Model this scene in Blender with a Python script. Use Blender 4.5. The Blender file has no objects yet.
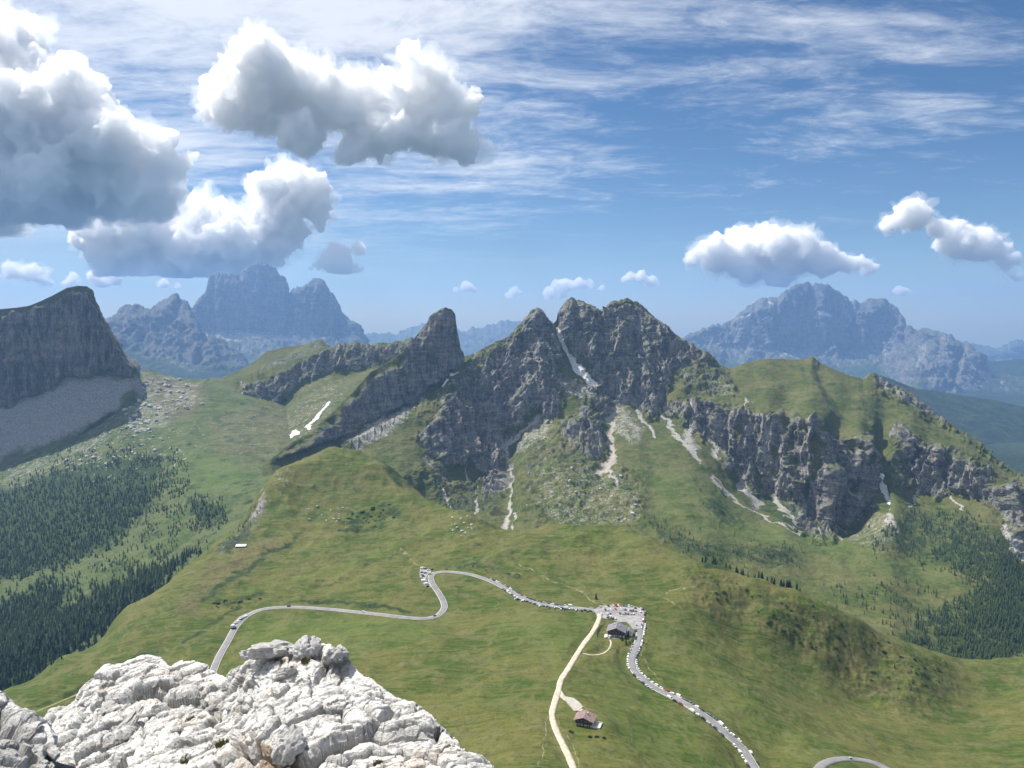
import bpy, bmesh, math, random
import numpy as np
from mathutils import Vector, Matrix

SC = bpy.context.scene
COL = SC.collection
rng = np.random.default_rng(7)
random.seed(7)
R = math.radians

# ------------------------------------------------------------------ camera
F = 769.0                      # focal length in pixels of the 1024 px frame
PITCH = R(4.9)
CAMZ = 340.0                   # camera stands 340 m above the pass
cam_d = bpy.data.cameras.new('camera')
cam_d.sensor_width = 36.0
cam_d.lens = F / 1024 * 36.0
cam_d.clip_start = 0.1
cam_d.clip_end = 200000.0
cam = bpy.data.objects.new('camera', cam_d)
cam.location = (0, 0, CAMZ)
cam.rotation_euler = (math.pi / 2 - PITCH, 0, 0)
COL.objects.link(cam)
SC.camera = cam

# ------------------------------------------------------------------ light
SUN_AZ, SUN_EL = R(-54), R(55)          # azimuth from +Y, negative = to the left
SUND = Vector((math.sin(SUN_AZ) * math.cos(SUN_EL), math.cos(SUN_AZ) * math.cos(SUN_EL), math.sin(SUN_EL)))
sun_d = bpy.data.lights.new('sun', 'SUN')
sun_d.energy = 5.0
sun_d.angle = R(0.53)
sun_d.color = (1.0, 0.95, 0.87)
sun = bpy.data.objects.new('sun', sun_d)
sun.rotation_euler = SUND.to_track_quat('Z', 'Y').to_euler()
sun.location = (0, 0, 3000)
COL.objects.link(sun)
SC.view_settings.view_transform = 'Standard'
SC.view_settings.look = 'None'
SC.view_settings.gamma = 1.0
SC.view_settings.exposure = 0.62
SC.cycles.use_denoising = True
SC.cycles.max_bounces = 26
SC.cycles.diffuse_bounces = 3
SC.cycles.glossy_bounces = 2
SC.cycles.transparent_max_bounces = 8
SC.cycles.volume_bounces = 24
SC.cycles.sample_clamp_indirect = 8.0


class NT:
    """short hand for building node trees"""
    def __init__(self, tree):
        self.t = tree
        tree.nodes.clear()

    def n(self, typ, **kw):
        nd = self.t.nodes.new(typ)
        for k, v in kw.items():
            if k == 'ins':
                for a, b in v.items():
                    s = nd.inputs[a]
                    if isinstance(b, bpy.types.NodeSocket):
                        self.t.links.new(b, s)
                    else:
                        s.default_value = b
            else:
                setattr(nd, k, v)
        return nd

    def math(self, op, a, b=0.0, c=0.0, clamp=False):
        return self.n('ShaderNodeMath', operation=op, use_clamp=clamp, ins={0: a, 1: b, 2: c}).outputs[0]

    def vmath(self, op, a, b=(0, 0, 0)):
        return self.n('ShaderNodeVectorMath', operation=op, ins={0: a, 1: b}).outputs[0]

    def mix(self, f, a, b, blend='MIX'):
        nd = self.n('ShaderNodeMix', data_type='RGBA', blend_type=blend)
        for i, v in ((0, f), (6, a), (7, b)):
            s = nd.inputs[i]
            if isinstance(v, bpy.types.NodeSocket):
                self.t.links.new(v, s)
            else:
                s.default_value = v if not isinstance(v, tuple) or len(v) == 4 else (*v, 1.0)
        return nd.outputs[2]

    def noise(self, vec, scale, detail=4.0, rough=0.55, dist=0.0, typ='FBM'):
        nd = self.n('ShaderNodeTexNoise', noise_dimensions='3D', noise_type=typ,
                    ins={'Vector': vec, 'Scale': scale, 'Detail': detail, 'Roughness': rough, 'Distortion': dist})
        return nd.outputs[0]

    def ramp(self, x, lo, hi, smooth=True):
        nd = self.n('ShaderNodeMapRange', interpolation_type='SMOOTHSTEP' if smooth else 'LINEAR',
                    ins={0: x, 1: lo, 2: hi, 3: 0.0, 4: 1.0})
        return nd.outputs[0]

    def mapping(self, vec, scale=(1, 1, 1), rot=(0, 0, 0), loc=(0, 0, 0)):
        return self.n('ShaderNodeMapping', ins={'Vector': vec, 'Location': loc, 'Rotation': rot, 'Scale': scale}).outputs[0]


# ------------------------------------------------------------------ sky
world = bpy.data.worlds.new('World')
SC.world = world
world.use_nodes = True
w = NT(world.node_tree)
sky = w.n('ShaderNodeTexSky', sky_type='NISHITA', sun_disc=False)
sky.sun_elevation = SUN_EL
sky.sun_rotation = SUN_AZ
sky.altitude = 2500
sky.air_density = 1.0
sky.dust_density = 1.6
sky.ozone_density = 1.6
gen = w.n('ShaderNodeTexCoord').outputs['Generated']
sep = w.n('ShaderNodeSeparateXYZ', ins={0: gen})
zc = w.math('MAXIMUM', sep.outputs[2], 0.02)
# high ice cloud: a sheet at one height, so directions are projected on a plane
px = w.math('DIVIDE', sep.outputs[0], w.math('ADD', zc, 0.10))
py = w.math('DIVIDE', sep.outputs[1], w.math('ADD', zc, 0.10))
pl = w.n('ShaderNodeCombineXYZ', ins={0: px, 1: py, 2: 0.0}).outputs[0]
warp = w.noise(w.mapping(pl, (0.8, 0.8, 1)), 1.0, 3, 0.5)
plw = w.n('ShaderNodeVectorMath', operation='ADD', ins={0: pl, 1: w.n('ShaderNodeCombineXYZ', ins={0: w.math('MULTIPLY', w.math('SUBTRACT', warp, 0.5), 0.9), 1: 0.0, 2: 0.0}).outputs[0]}).outputs[0]
c1 = w.noise(w.mapping(plw, (0.55, 1.25, 1), (0, 0, R(22))), 1.5, 10, 0.66, 0.35)
c2 = w.noise(w.mapping(plw, (1.1, 2.1, 1), (0, 0, R(-14)), (3.1, 1.7, 0)), 3.4, 9, 0.70, 0.5)
c3 = w.noise(w.mapping(plw, (1.4, 1.9, 1), (0, 0, R(35)), (1.1, 4.7, 0)), 6.0, 8, 0.68, 0.3)
cov = w.noise(w.mapping(pl, (0.6, 0.8, 1), (0, 0, 0), (0.35, 0.2, 0)), 1.0, 3, 0.5)
# the veil is thicker overhead and to the left of the view
bias = w.math('MULTIPLY', w.math('SUBTRACT', w.math('MULTIPLY', px, -1.0), 0.35), 0.07)
rise = w.math('MULTIPLY', w.ramp(sep.outputs[2], 0.08, 0.40), 0.16)
dens = w.math('ADD', w.math('ADD', w.math('MULTIPLY', c1, 0.70), w.math('ADD', w.math('MULTIPLY', c2, 0.38), w.math('MULTIPLY', c3, 0.22))), w.math('ADD', w.math('MULTIPLY', cov, 0.55), w.math('ADD', bias, rise)))
ci = w.ramp(dens, 0.85, 1.20)
ci = w.math('MULTIPLY', ci, w.ramp(sep.outputs[2], 0.03, 0.17))
ci = w.math('MULTIPLY', ci, 0.88)
skyc = w.n('ShaderNodeHueSaturation', ins={'Saturation': 1.22, 'Value': 0.84, 'Color': sky.outputs[0]}).outputs[0]
skym = w.mix(ci, skyc, (8.6, 8.9, 9.4, 1.0))
bg = w.n('ShaderNodeBackground', ins={'Color': skym, 'Strength': 0.073})
w.t.links.new(bg.outputs[0], w.n('ShaderNodeOutputWorld').inputs['Surface'])

# ------------------------------------------------------------------ numeric helpers
CP, SP = math.cos(PITCH), math.sin(PITCH)


def ray(u, v):
    a = (np.asarray(u, float) - 512) / F
    b = (384 - np.asarray(v, float)) / F
    y = CP + b * SP
    return a / y, (b * CP - SP) / y          # x per metre of depth, z per metre of depth


def world_pt(u, v, D):
    tx, tz = ray(u, v)
    D = np.asarray(D, float)
    return np.stack([tx * D, D + 0 * tx, CAMZ + tz * D], -1)


def to_pix(P):
    d = P - np.array([0, 0, CAMZ])
    f = d[..., 1] * CP - d[..., 2] * SP
    up = d[..., 1] * SP + d[..., 2] * CP
    f = np.where(np.abs(f) < 1e-6, 1e-6, f)
    return 512 + F * d[..., 0] / f, 384 - F * up / f


def slope_v(v):
    return ray(512, v)[1]


_perm = rng.permutation(256).astype(np.int32)
_perm = np.concatenate([_perm, _perm, _perm])
_g = rng.normal(size=(256, 3)).astype(np.float32)
_g /= np.linalg.norm(_g, axis=1, keepdims=True)


def perlin(P):
    P = np.asarray(P, np.float32)
    i = np.floor(P).astype(np.int32)
    f = P - i
    i &= 255
    uu = f * f * f * (f * (f * 6 - 15) + 10)
    out = np.zeros(P.shape[:-1], np.float32)
    for dx in (0, 1):
        wx = uu[..., 0] if dx else 1 - uu[..., 0]
        a = _perm[i[..., 0] + dx]
        for dy in (0, 1):
            wy = uu[..., 1] if dy else 1 - uu[..., 1]
            b = _perm[a + i[..., 1] + dy]
            for dz in (0, 1):
                wz = uu[..., 2] if dz else 1 - uu[..., 2]
                g = _g[_perm[b + i[..., 2] + dz] & 255]
                d = g[..., 0] * (f[..., 0] - dx) + g[..., 1] * (f[..., 1] - dy) + g[..., 2] * (f[..., 2] - dz)
                out += wx * wy * wz * d
    return out * 1.5


def fbm(P, oct=5, gain=0.5, lac=2.03, ridged=False):
    P = np.asarray(P, np.float32)
    s = np.zeros(P.shape[:-1], np.float32)
    a, tot = 1.0, 0.0
    for k in range(oct):
        n = perlin(P + 17.3 * k)
        if ridged:
            n = 1 - 2 * np.abs(n) * 1.4
        s += a * n
        tot += a
        a *= gain
        P = P * lac
    return s / tot


def worley(P, want_id=True):
    """F1, F2 and per-cell random vector of a jittered cell pattern"""
    P = np.asarray(P, np.float32)
    i = np.floor(P).astype(np.int32)
    f = P - i
    n = P.shape[0]
    f1 = np.full(n, 9.0, np.float32)
    f2 = np.full(n, 9.0, np.float32)
    idb = np.zeros(n, np.int32)
    off = np.zeros((n, 3), np.float32)
    for dx in (-1, 0, 1):
        for dy in (-1, 0, 1):
            for dz in (-1, 0, 1):
                h = _perm[(_perm[(_perm[(i[:, 0] + dx) & 255] + i[:, 1] + dy) & 255] + i[:, 2] + dz) & 255]
                j = _g[h] * 0.42 + 0.5
                d = j + np.array([dx, dy, dz], np.float32) - f
                dd = np.sqrt((d * d).sum(1))
                m = dd < f1
                f2 = np.where(m, f1, np.minimum(f2, dd))
                f1 = np.where(m, dd, f1)
                idb = np.where(m, h, idb)
                off = np.where(m[:, None], -d, off)
    return f1, f2, idb, off


def sstep(x, lo, hi):
    t = np.clip((x - lo) / (hi - lo), 0, 1)
    return t * t * (3 - 2 * t)


def seg_dist(X, Y, pts):
    """distance to a polyline and the position along it, 0..1"""
    pts = np.asarray(pts, float)
    best = np.full(X.shape, 1e9)
    pos = np.zeros(X.shape)
    n = len(pts) - 1
    for k in range(n):
        ax, ay = pts[k][:2]
        bx, by = pts[k + 1][:2]
        dx, dy = bx - ax, by - ay
        L = dx * dx + dy * dy + 1e-9
        t = np.clip(((X - ax) * dx + (Y - ay) * dy) / L, 0, 1)
        d = np.hypot(X - ax - t * dx, Y - ay - t * dy)
        m = d < best
        best = np.where(m, d, best)
        pos = np.where(m, (k + t) / n, pos)
    return best, pos


def poly_in(X, Y, pts, soft=4.0):
    """1 inside a polygon, falling to 0 over soft units around the outline"""
    pts = np.asarray(pts, float)
    ins = np.zeros(X.shape, bool)
    n = len(pts)
    for k in range(n):
        x1, y1 = pts[k]
        x2, y2 = pts[(k + 1) % n]
        if y1 == y2:
            continue
        c = ((y1 > Y) != (y2 > Y)) & (X < (x2 - x1) * (Y - y1) / (y2 - y1) + x1)
        ins ^= c
    d, _ = seg_dist(X, Y, np.vstack([pts, pts[:1]]))
    sd = np.where(ins, d, -d)
    return sstep(sd, -soft, soft)


def lerp_line(line, U, k):
    a = np.asarray(line, float)
    return np.interp(U, a[:, 0], a[:, k])


def grid_normals(P):
    du = np.gradient(P, axis=1)
    dv = np.gradient(P, axis=0)
    n = np.cross(du, dv)
    n /= np.linalg.norm(n, axis=-1, keepdims=True) + 1e-12
    return n


def blur2(A, k):
    for ax in (0, 1):
        for _ in range(k):
            A = np.apply_along_axis(lambda m: m, ax, A) if False else A
            B = np.take(A, np.clip(np.arange(-1, A.shape[ax] - 1), 0, None), ax)
            C_ = np.take(A, np.clip(np.arange(1, A.shape[ax] + 1), None, A.shape[ax] - 1), ax)
            A = 0.5 * A + 0.25 * (B + C_)
    return A


def grid_mesh(name, P, mat, attrs=None, flip=False):
    r, c = P.shape[:2]
    me = bpy.data.meshes.new(name)
    me.vertices.add(r * c)
    me.vertices.foreach_set('co', np.ascontiguousarray(P.reshape(-1, 3), np.float32).ravel())
    idx = np.arange(r * c, dtype=np.int32).reshape(r, c)
    q = np.stack([idx[:-1, :-1], idx[:-1, 1:], idx[1:, 1:], idx[1:, :-1]], -1).reshape(-1, 4)
    if flip:
        q = q[:, ::-1]
    nf = len(q)
    me.loops.add(nf * 4)
    me.loops.foreach_set('vertex_index', np.ascontiguousarray(q).ravel())
    me.polygons.add(nf)
    me.polygons.foreach_set('loop_start', np.arange(0, nf * 4, 4, dtype=np.int32))
    me.polygons.foreach_set('use_smooth', np.ones(nf, bool))
    for an, A in (attrs or {}).items():
        at = me.attributes.new(an, 'FLOAT_COLOR', 'POINT')
        at.data.foreach_set('color', np.ascontiguousarray(A.reshape(-1, 4), np.float32).ravel())
    me.materials.append(mat)
    me.update()
    me.validate()
    o = bpy.data.objects.new(name, me)
    COL.objects.link(o)
    return o


def structure(o, label=None):
    o['kind'] = 'structure'
    if label:
        o['label'] = label
    return o


# ------------------------------------------------------------------ terrain material
def terrain_mat(name, grass=((0.042, 0.068, 0.011), (0.090, 0.096, 0.026)), rock=((0.105, 0.103, 0.102), (0.32, 0.305, 0.285)),
                size=1.0, ledge=(0.62, 0.86), bump=1.0, scrub=(0.020, 0.040, 0.014), scree=(0.34, 0.325, 0.30), warm=(0.30, 0.235, 0.18, 0.40), sw=0.42, speck=0.55, dipdeg=19, swath=0.2, samt=0.85):
    m = bpy.data.materials.new(name)
    m.use_nodes = True
    b = NT(m.node_tree)
    co = b.n('ShaderNodeTexCoord').outputs['Object']
    A1 = b.n('ShaderNodeAttribute', attribute_name='cover')
    A2 = b.n('ShaderNodeAttribute', attribute_name='tint')
    s1 = b.n('ShaderNodeSeparateColor', ins={0: A1.outputs['Color']})
    s2 = b.n('ShaderNodeSeparateColor', ins={0: A2.outputs['Color']})
    rockA, screeA, scrubA, snowA = s1.outputs[0], s1.outputs[1], s1.outputs[2], A1.outputs['Alpha']
    bareA = A2.outputs['Alpha']
    brownA, brightA, dirtA = s2.outputs[0], s2.outputs[1], s2.outputs[2]
    k = 1.0 / size
    nz = b.n('ShaderNodeSeparateXYZ', ins={0: b.n('ShaderNodeNewGeometry').outputs['Normal']}).outputs[2]
    nL = b.noise(co, 0.011 * k, 5, 0.6)
    nM = b.noise(co, 0.05 * k, 6, 0.68)
    nS = b.noise(co, 0.24 * k, 5, 0.75)
    nX = b.math('ADD', b.math('MULTIPLY', b.math('SUBTRACT', nM, 0.5), 1.7), b.math('MULTIPLY', b.math('SUBTRACT', nS, 0.5), 1.7))

    def patch(mask, lo=0.30, hi=0.70, amt=0.75):
        return b.ramp(b.math('ADD', mask, b.math('MULTIPLY', nX, amt)), lo, hi)
    # grass
    g = b.mix(b.ramp(nL, 0.40, 0.60), (*grass[0], 1), (*grass[1], 1))
    g = b.mix(b.math('MULTIPLY', b.ramp(nM, 0.50, 0.66), 0.60), g, (grass[1][0] * 1.22, grass[1][1] * 1.0, grass[1][2] * 1.25, 1))
    g = b.mix(b.math('MULTIPLY', b.ramp(nM, 0.46, 0.34), 0.50), g, (grass[0][0] * 0.66, grass[0][1] * 0.74, grass[0][2] * 0.8, 1))
    # faint terraces trodden by cattle run along the slope
    tc = b.noise(b.mapping(co, (0.03 * k, 0.03 * k, 0.45 * k), (0, 0, R(20))), 1.0, 5, 0.62, 0.5)
    g = b.mix(b.math('MULTIPLY', b.ramp(tc, 0.49, 0.58), 0.5), g, (0.130, 0.124, 0.054, 1))
    # swaths of longer and shorter grass lie across the slope
    swn = b.noise(b.mapping(co, (0.022 * k, 0.20 * k, 0.05 * k), (0, 0, R(-42))), 1.0, 6, 0.68, 0.9)
    g = b.mix(b.math('MULTIPLY', b.ramp(swn, 0.48, 0.60), swath), g, (grass[1][0] * 1.35, grass[1][1] * 1.25, grass[1][2] * 1.4, 1))
    g = b.mix(b.math('MULTIPLY', b.ramp(swn, 0.46, 0.36), swath * 0.8), g, (grass[0][0] * 0.6, grass[0][1] * 0.68, grass[0][2] * 0.7, 1))
    g = b.mix(b.math('MULTIPLY', b.ramp(nS, 0.50, 0.36), 0.50), g, (grass[0][0] * 0.5, grass[0][1] * 0.55, grass[0][2] * 0.6, 1))
    g = b.mix(b.math('MULTIPLY', patch(brightA, 0.1, 1.1), 0.55), g, (0.080, 0.125, 0.024, 1))
    g = b.mix(b.math('MULTIPLY', patch(brownA, 0.25, 1.0), 0.75), g, b.mix(b.ramp(nS, .4, .6), (0.070, 0.058, 0.028, 1), (0.135, 0.108, 0.058, 1)))
    # stones showing through the turf, small dark bushes
    spk = b.noise(co, 0.55 * k, 3, 0.6)
    spm = b.math('MULTIPLY', b.ramp(nL, 0.42, 0.60), speck)
    g = b.mix(b.math('MULTIPLY', b.ramp(spk, 0.60, 0.68), spm), g, (0.30, 0.28, 0.24, 1))
    g = b.mix(b.math('MULTIPLY', b.ramp(spk, 0.40, 0.31), b.math('MULTIPLY', b.ramp(nM, 0.44, 0.56), min(1.0, speck * 1.4))), g, (0.018, 0.032, 0.010, 1))
    # scrub, dwarf pine
    sc_f = patch(scrubA, 0.38, 0.66, 1.0)
    g = b.mix(sc_f, g, b.mix(b.ramp(nS, .38, .62), (scrub[0] * 0.7, scrub[1] * 0.7, scrub[2] * 0.7, 1), (scrub[0] * 1.7, scrub[1] * 1.55, scrub[2] * 1.3, 1)))
    # rock
    strata = b.noise(b.mapping(co, (0.012 * k, 0.012 * k, 0.11 * k), (0, R(dipdeg), 0)), 1.0, 6, 0.7, 0.4)
    flute = b.noise(b.mapping(co, (0.075 * k, 0.075 * k, 0.014 * k)), 1.0, 7, 0.72, 0.3)
    rk = b.mix(b.ramp(b.math('ADD', b.math('MULTIPLY', strata, sw), b.math('MULTIPLY', flute, 1 - sw)), 0.42, 0.58), (*rock[0], 1), (*rock[1], 1))
    rk = b.mix(b.math('MULTIPLY', b.ramp(b.noise(b.mapping(co, (0.02 * k, 0.02 * k, 0.009 * k)), 1.0, 4, 0.6), 0.54, 0.64), warm[3]), rk, (*warm[:3], 1))
    rk = b.mix(b.math('MULTIPLY', b.ramp(nS, 0.50, 0.36), 0.60), rk, (rock[0][0] * 0.45, rock[0][1] * 0.45, rock[0][2] * 0.48, 1))
    # turf holds on the flatter ledges of the rock
    turf = b.ramp(b.math('ADD', nz, b.math('MULTIPLY', nX, 0.22)), ledge[0], ledge[1])
    rf = patch(rockA, 0.36, 0.64, 0.8)
    rf = b.math('MULTIPLY', rf, b.math('SUBTRACT', 1.0, b.math('MULTIPLY', turf, b.math('SUBTRACT', 0.85, b.math('MULTIPLY', bareA, 0.75)))))
    col = b.mix(rf, g, rk)
    # scree
    sf = patch(screeA, 0.30, 0.85, samt)
    sr = b.mix(b.ramp(nS, 0.36, 0.64), (scree[0] * 0.62, scree[1] * 0.62, scree[2] * 0.62, 1), (scree[0] * 1.15, scree[1] * 1.15, scree[2] * 1.15, 1))
    col = b.mix(sf, col, sr)
    col = b.mix(patch(dirtA, 0.25, 0.8, 0.5), col, (0.36, 0.30, 0.22, 1))
    snf = b.ramp(b.math('ADD', snowA, b.math('MULTIPLY', nX, 0.55)), 0.36, 0.62)
    col = b.mix(snf, col, b.mix(b.ramp(nS, 0.35, 0.65), (0.46, 0.45, 0.44, 1), (0.72, 0.72, 0.73, 1)))
    hgt = b.math('ADD', b.math('MULTIPLY', nM, 7.0 * size), b.math('ADD', b.math('MULTIPLY', flute, 5.0 * size), b.math('MULTIPLY', nS, 2.0 * size)))
    bst = b.math('MULTIPLY', b.math('ADD', 0.26, b.math('MULTIPLY', b.math('MAXIMUM', rf, b.math('MULTIPLY', sc_f, 0.8)), 0.80)), bump)
    bn = b.n('ShaderNodeBump', ins={'Strength': bst, 'Distance': 1.0, 'Height': hgt})
    bs = b.n('ShaderNodeBsdfPrincipled', ins={'Base Color': col, 'Roughness': 0.92, 'Specular IOR Level': 0.15, 'Normal': bn.outputs[0]})
    b.t.links.new(bs.outputs[0], b.n('ShaderNodeOutputMaterial').inputs['Surface'])
    return m


M_MASSIF = terrain_mat('mountain_turf_and_rock', ledge=(0.55, 0.82))
M_VALLEY = terrain_mat('valley_turf', grass=((0.042, 0.072, 0.018), (0.080, 0.105, 0.032)))
M_MEADOW = terrain_mat('pass_meadow', grass=((0.043, 0.072, 0.010), (0.094, 0.099, 0.024)), speck=0.22, swath=0.55, ledge=(0.70, 0.92), bump=0.7)
M_FAR = terrain_mat('far_dolomite', dipdeg=3, grass=((0.030, 0.055, 0.018), (0.06, 0.085, 0.03)), rock=((0.10, 0.098, 0.097), (0.20, 0.195, 0.19)), size=4.0, ledge=(0.70, 0.95))
M_WOODED = terrain_mat('wooded_slope', grass=((0.022, 0.040, 0.014), (0.034, 0.055, 0.020)), scrub=(0.012, 0.024, 0.010), rock=((0.12, 0.118, 0.115), (0.25, 0.24, 0.23)), size=1.4, speck=0.3)
M_CLIFF = terrain_mat('banded_dolomite_cliff', rock=((0.10, 0.095, 0.09), (0.28, 0.25, 0.215)), size=1.3, dipdeg=2, samt=0.30, scree=(0.27, 0.26, 0.25), sw=0.14, ledge=(0.75, 0.95), warm=(0.36, 0.25, 0.16, 0.75), bump=1.2)


# ------------------------------------------------------------------ mountains as draped profiles
def layer(name, lines, u0, u1, du, dv, mat, amp, back=(300, 260), paint=None, smooth_k=1, rockiness=None, wav=1.0, seed=0.0, carve=(), cliffs=(), steep=0.28, far=1.0, jag=0.0, beds=0.35):
    """lines run from the crest down to the foot, each a list of (pixel column, pixel row, depth in metres)
    that fixes a line of the slope in the place; the sheet is spanned between them, then roughened."""
    U = np.arange(u0, u1 + du, du)
    if far != 1.0:
        lines = [[(a, b, d * far) for a, b, d in ln] for ln in lines]
        wav *= far
        back = (back[0] * far, back[1] * far)
        carve = [(p, w_, d * far) for p, w_, d in carve]
    L = []
    for ln in lines:
        L.append(np.stack([lerp_line(ln, U, 1), lerp_line(ln, U, 2)], -1))
    L = np.stack(L)                                 # lines x cols x (v, D)

    def runmean(A, px):
        kk = max(1, int(px / du))
        for _ in range(2):
            cs = np.cumsum(np.pad(A, ((kk + 1, kk)), mode='edge'))
            A = (cs[2 * kk + 1:] - cs[:-2 * kk - 1]) / (2 * kk + 1)
        return A
    crest_v = L[0, :, 0].copy()
    for k in range(len(L)):
        L[k, :, 1] = runmean(L[k, :, 1], 12)
        L[k, :, 0] = runmean(L[k, :, 0], 7 if k else 10)
    jag = jag * (1 - 0.85 * sstep(U, 722, 735) * (1 - sstep(U, 850, 862))) if name == 'mountain' else jag
    crest_v = crest_v + jag * (fbm(np.stack([U / 5.0, 0 * U + seed, 0 * U], -1), 4, 0.6, ridged=False) * 3.2)
    crest_dv = crest_v - L[0, :, 0]
    for k in range(1, len(L)):                      # keep rows in order
        L[k, :, 0] = np.maximum(L[k, :, 0], L[k - 1, :, 0] + 0.5)
    rows = []
    for k in range(len(L) - 1):
        hgt = np.max(L[k + 1, :, 0] - L[k, :, 0])
        n = max(4, int(np.percentile(L[k + 1, :, 0] - L[k, :, 0], 85) / dv))
        t = np.arange(n) / n
        p0 = L[max(k - 1, 0)]
        p1, p2 = L[k], L[k + 1]
        p3 = L[min(k + 2, len(L) - 1)]
        for tt in t:
            lin = p1 + (p2 - p1) * tt
            cr = 0.5 * ((2 * p1) + (-p0 + p2) * tt + (2 * p0 - 5 * p1 + 4 * p2 - p3) * tt ** 2 + (-p0 + 3 * p1 - 3 * p2 + p3) * tt ** 3)
            rows.append(0.6 * lin + 0.4 * cr if 0 < k else lin)
    rows.append(L[-1])
    G = np.stack(rows)                              # rows x cols x (v, D)
    down = G[..., 0] - G[:1, :, 0]
    G[..., 0] += crest_dv * np.exp(-down / 9.0)      # the fine skyline dies out below the crest
    if cliffs:                                      # bare rock stands steep, the rest lies back
        wob0 = fbm(np.stack([U[None, :] + 0 * G[..., 0], G[..., 0], 0 * G[..., 0]], -1) / 14 + seed, 4)
        wgt = np.ones(G.shape[:2])
        for ci_, pts in enumerate(cliffs):
            stp = steep[ci_] if isinstance(steep, (list, tuple)) else steep
            wgt = np.minimum(wgt, 1 - (1 - stp) * poly_in(U[None, :] + wob0 * 10, G[..., 0] + np.roll(wob0, 7, 1) * 6, pts, 3.0))
        wgt = blur2(wgt, 3)
        dD = np.diff(G[..., 1], axis=0)
        dn = dD * 0.5 * (wgt[1:] + wgt[:-1])
        dn *= dD.sum(0) / dn.sum(0)
        dl = np.cumsum(dn, 0) + G[:1, :, 1] - G[1:, :, 1]
        for _ in range(2):                          # running mean across the columns
            kk = 9
            cs = np.cumsum(np.pad(dl, ((0, 0), (kk + 1, kk)), mode='edge'), 1)
            dl = (cs[:, 2 * kk + 1:] - cs[:, :-2 * kk - 1]) / (2 * kk + 1)
        G[1:, :, 1] += dl
    P = world_pt(U[None, :], G[..., 0], G[..., 1])
    pu, pv = np.broadcast_to(U[None, :], G.shape[:2]).copy(), G[..., 0].copy()
    # the back of the mountain
    nb = 24
    crest = P[0]
    bk = []
    for i in range(nb, 0, -1):
        t = i / nb
        q = crest.copy()
        q[:, 1] += back[0] * t
        q[:, 0] += back[0] * t * crest[:, 0] / crest[:, 1]
        q[:, 2] -= back[1] * (t ** 1.2)
        bk.append(q)
    P = np.concatenate([np.stack(bk), P])
    pu = np.concatenate([np.repeat(pu[:1], nb, 0), pu])
    pv = np.concatenate([np.repeat(pv[:1], nb, 0), pv])
    cover = np.zeros((*pu.shape, 4), np.float32)
    tint = np.zeros((*pu.shape, 4), np.float32)
    N = grid_normals(P)
    if N[..., 2].mean() < 0:
        N = -N
    Ns = blur2(N, 6)
    Ns /= np.linalg.norm(Ns, axis=-1, keepdims=True) + 1e-9
    W = P + seed * 131.0
    # wobble so painted edges are not clean
    wob = fbm(W / (60 * wav), 4) * 9
    wob2 = fbm(W / (60 * wav) + 40, 4) * 9
    X, Y = pu + wob, pv + wob2
    slope = 1 - np.clip(N[..., 2], 0, 1)
    if rockiness is None:
        rk = sstep(slope + 0.25 * fbm(W / (120 * wav), 4), 0.22, 0.40)
    else:
        rk = rockiness(X, Y, slope, W)
    cover[..., 0] = rk
    if paint:
        paint(X, Y, cover, tint, W, pu, pv)
    rk = cover[..., 0]
    # roughness of the ground: fluted ribs and gullies in rock, soft swells in turf
    Q = W / wav * np.array([1.0, 1.0, 0.45])
    big = fbm(Q / 210, 3, ridged=True) * 0.8
    Qv = W / wav * np.array([1.0, 1.0, 0.28])
    Qv = Qv + (fbm(Q / 120 + 5, 3) * 30)[..., None]
    rid = fbm(Qv / 85, 5, 0.56, ridged=True)
    flu = fbm(Qv / 30 + 3, 4, 0.58, ridged=True)
    fin = fbm(W / wav * np.array([1, 1, 0.6]) / 15, 4, 0.62)
    soft = fbm(W / wav / 90, 4)
    sof2 = fbm(W / wav / np.array([26, 26, 40]) + 4, 4, 0.6)
    disp = amp * wav * (rk * (big * 30 + rid * 36 + flu * 15 + fin * 8.0) + (1 - rk) * (soft * 8 + big * 7 + sof2 * 3.0 + fin * 0.9))
    disp *= 1 - 0.75 * np.clip(cover[..., 1], 0, 1) * 0.6
    for pts, wd, dp in carve:
        d, s = seg_dist(pu + wob * 0.4, pv + wob2 * 0.4, pts)
        disp -= dp * np.exp(-(d / wd) ** 2)
    # fade the crest a little so the traced skyline stays, jagged but in place
    nr = np.arange(P.shape[0])[:, None]
    cf = 0.36 + 0.64 * sstep(np.abs(nr - nb), 0, 22)
    P = P + Ns * (disp * cf)[..., None]
    # split rock into steps: ledges
    Wb = W / wav
    Wb = np.stack([Wb[..., 0] * 0.006, Wb[..., 1] * 0.006, (Wb[..., 2] + beds * Wb[..., 0]) * 0.05], -1)
    st = rk * fbm(Wb, 4, 0.6) * 12 * amp * wav * cf
    P[..., 1] -= st
    o = grid_mesh(name, P, mat, {'cover': cover, 'tint': tint})
    return structure(o), dict(P=P, u=pu, v=pv, cover=cover, nb=nb)



def P_(*polys, soft=4.0):
    def f(X, Y):
        m = np.zeros(X.shape)
        for p in polys:
            m = np.maximum(m, poly_in(X, Y, p, soft))
        return m
    return f


def streak(X, Y, pts, w0, w1=None):
    d, s = seg_dist(X, Y, pts)
    wd = w0 + ((w0 if w1 is None else w1) - w0) * s
    return 1 - sstep(d / wd, 0.15, 1.6)


def put(ch, m, v=1.0):
    ch[...] = np.maximum(ch, m * v)


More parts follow.
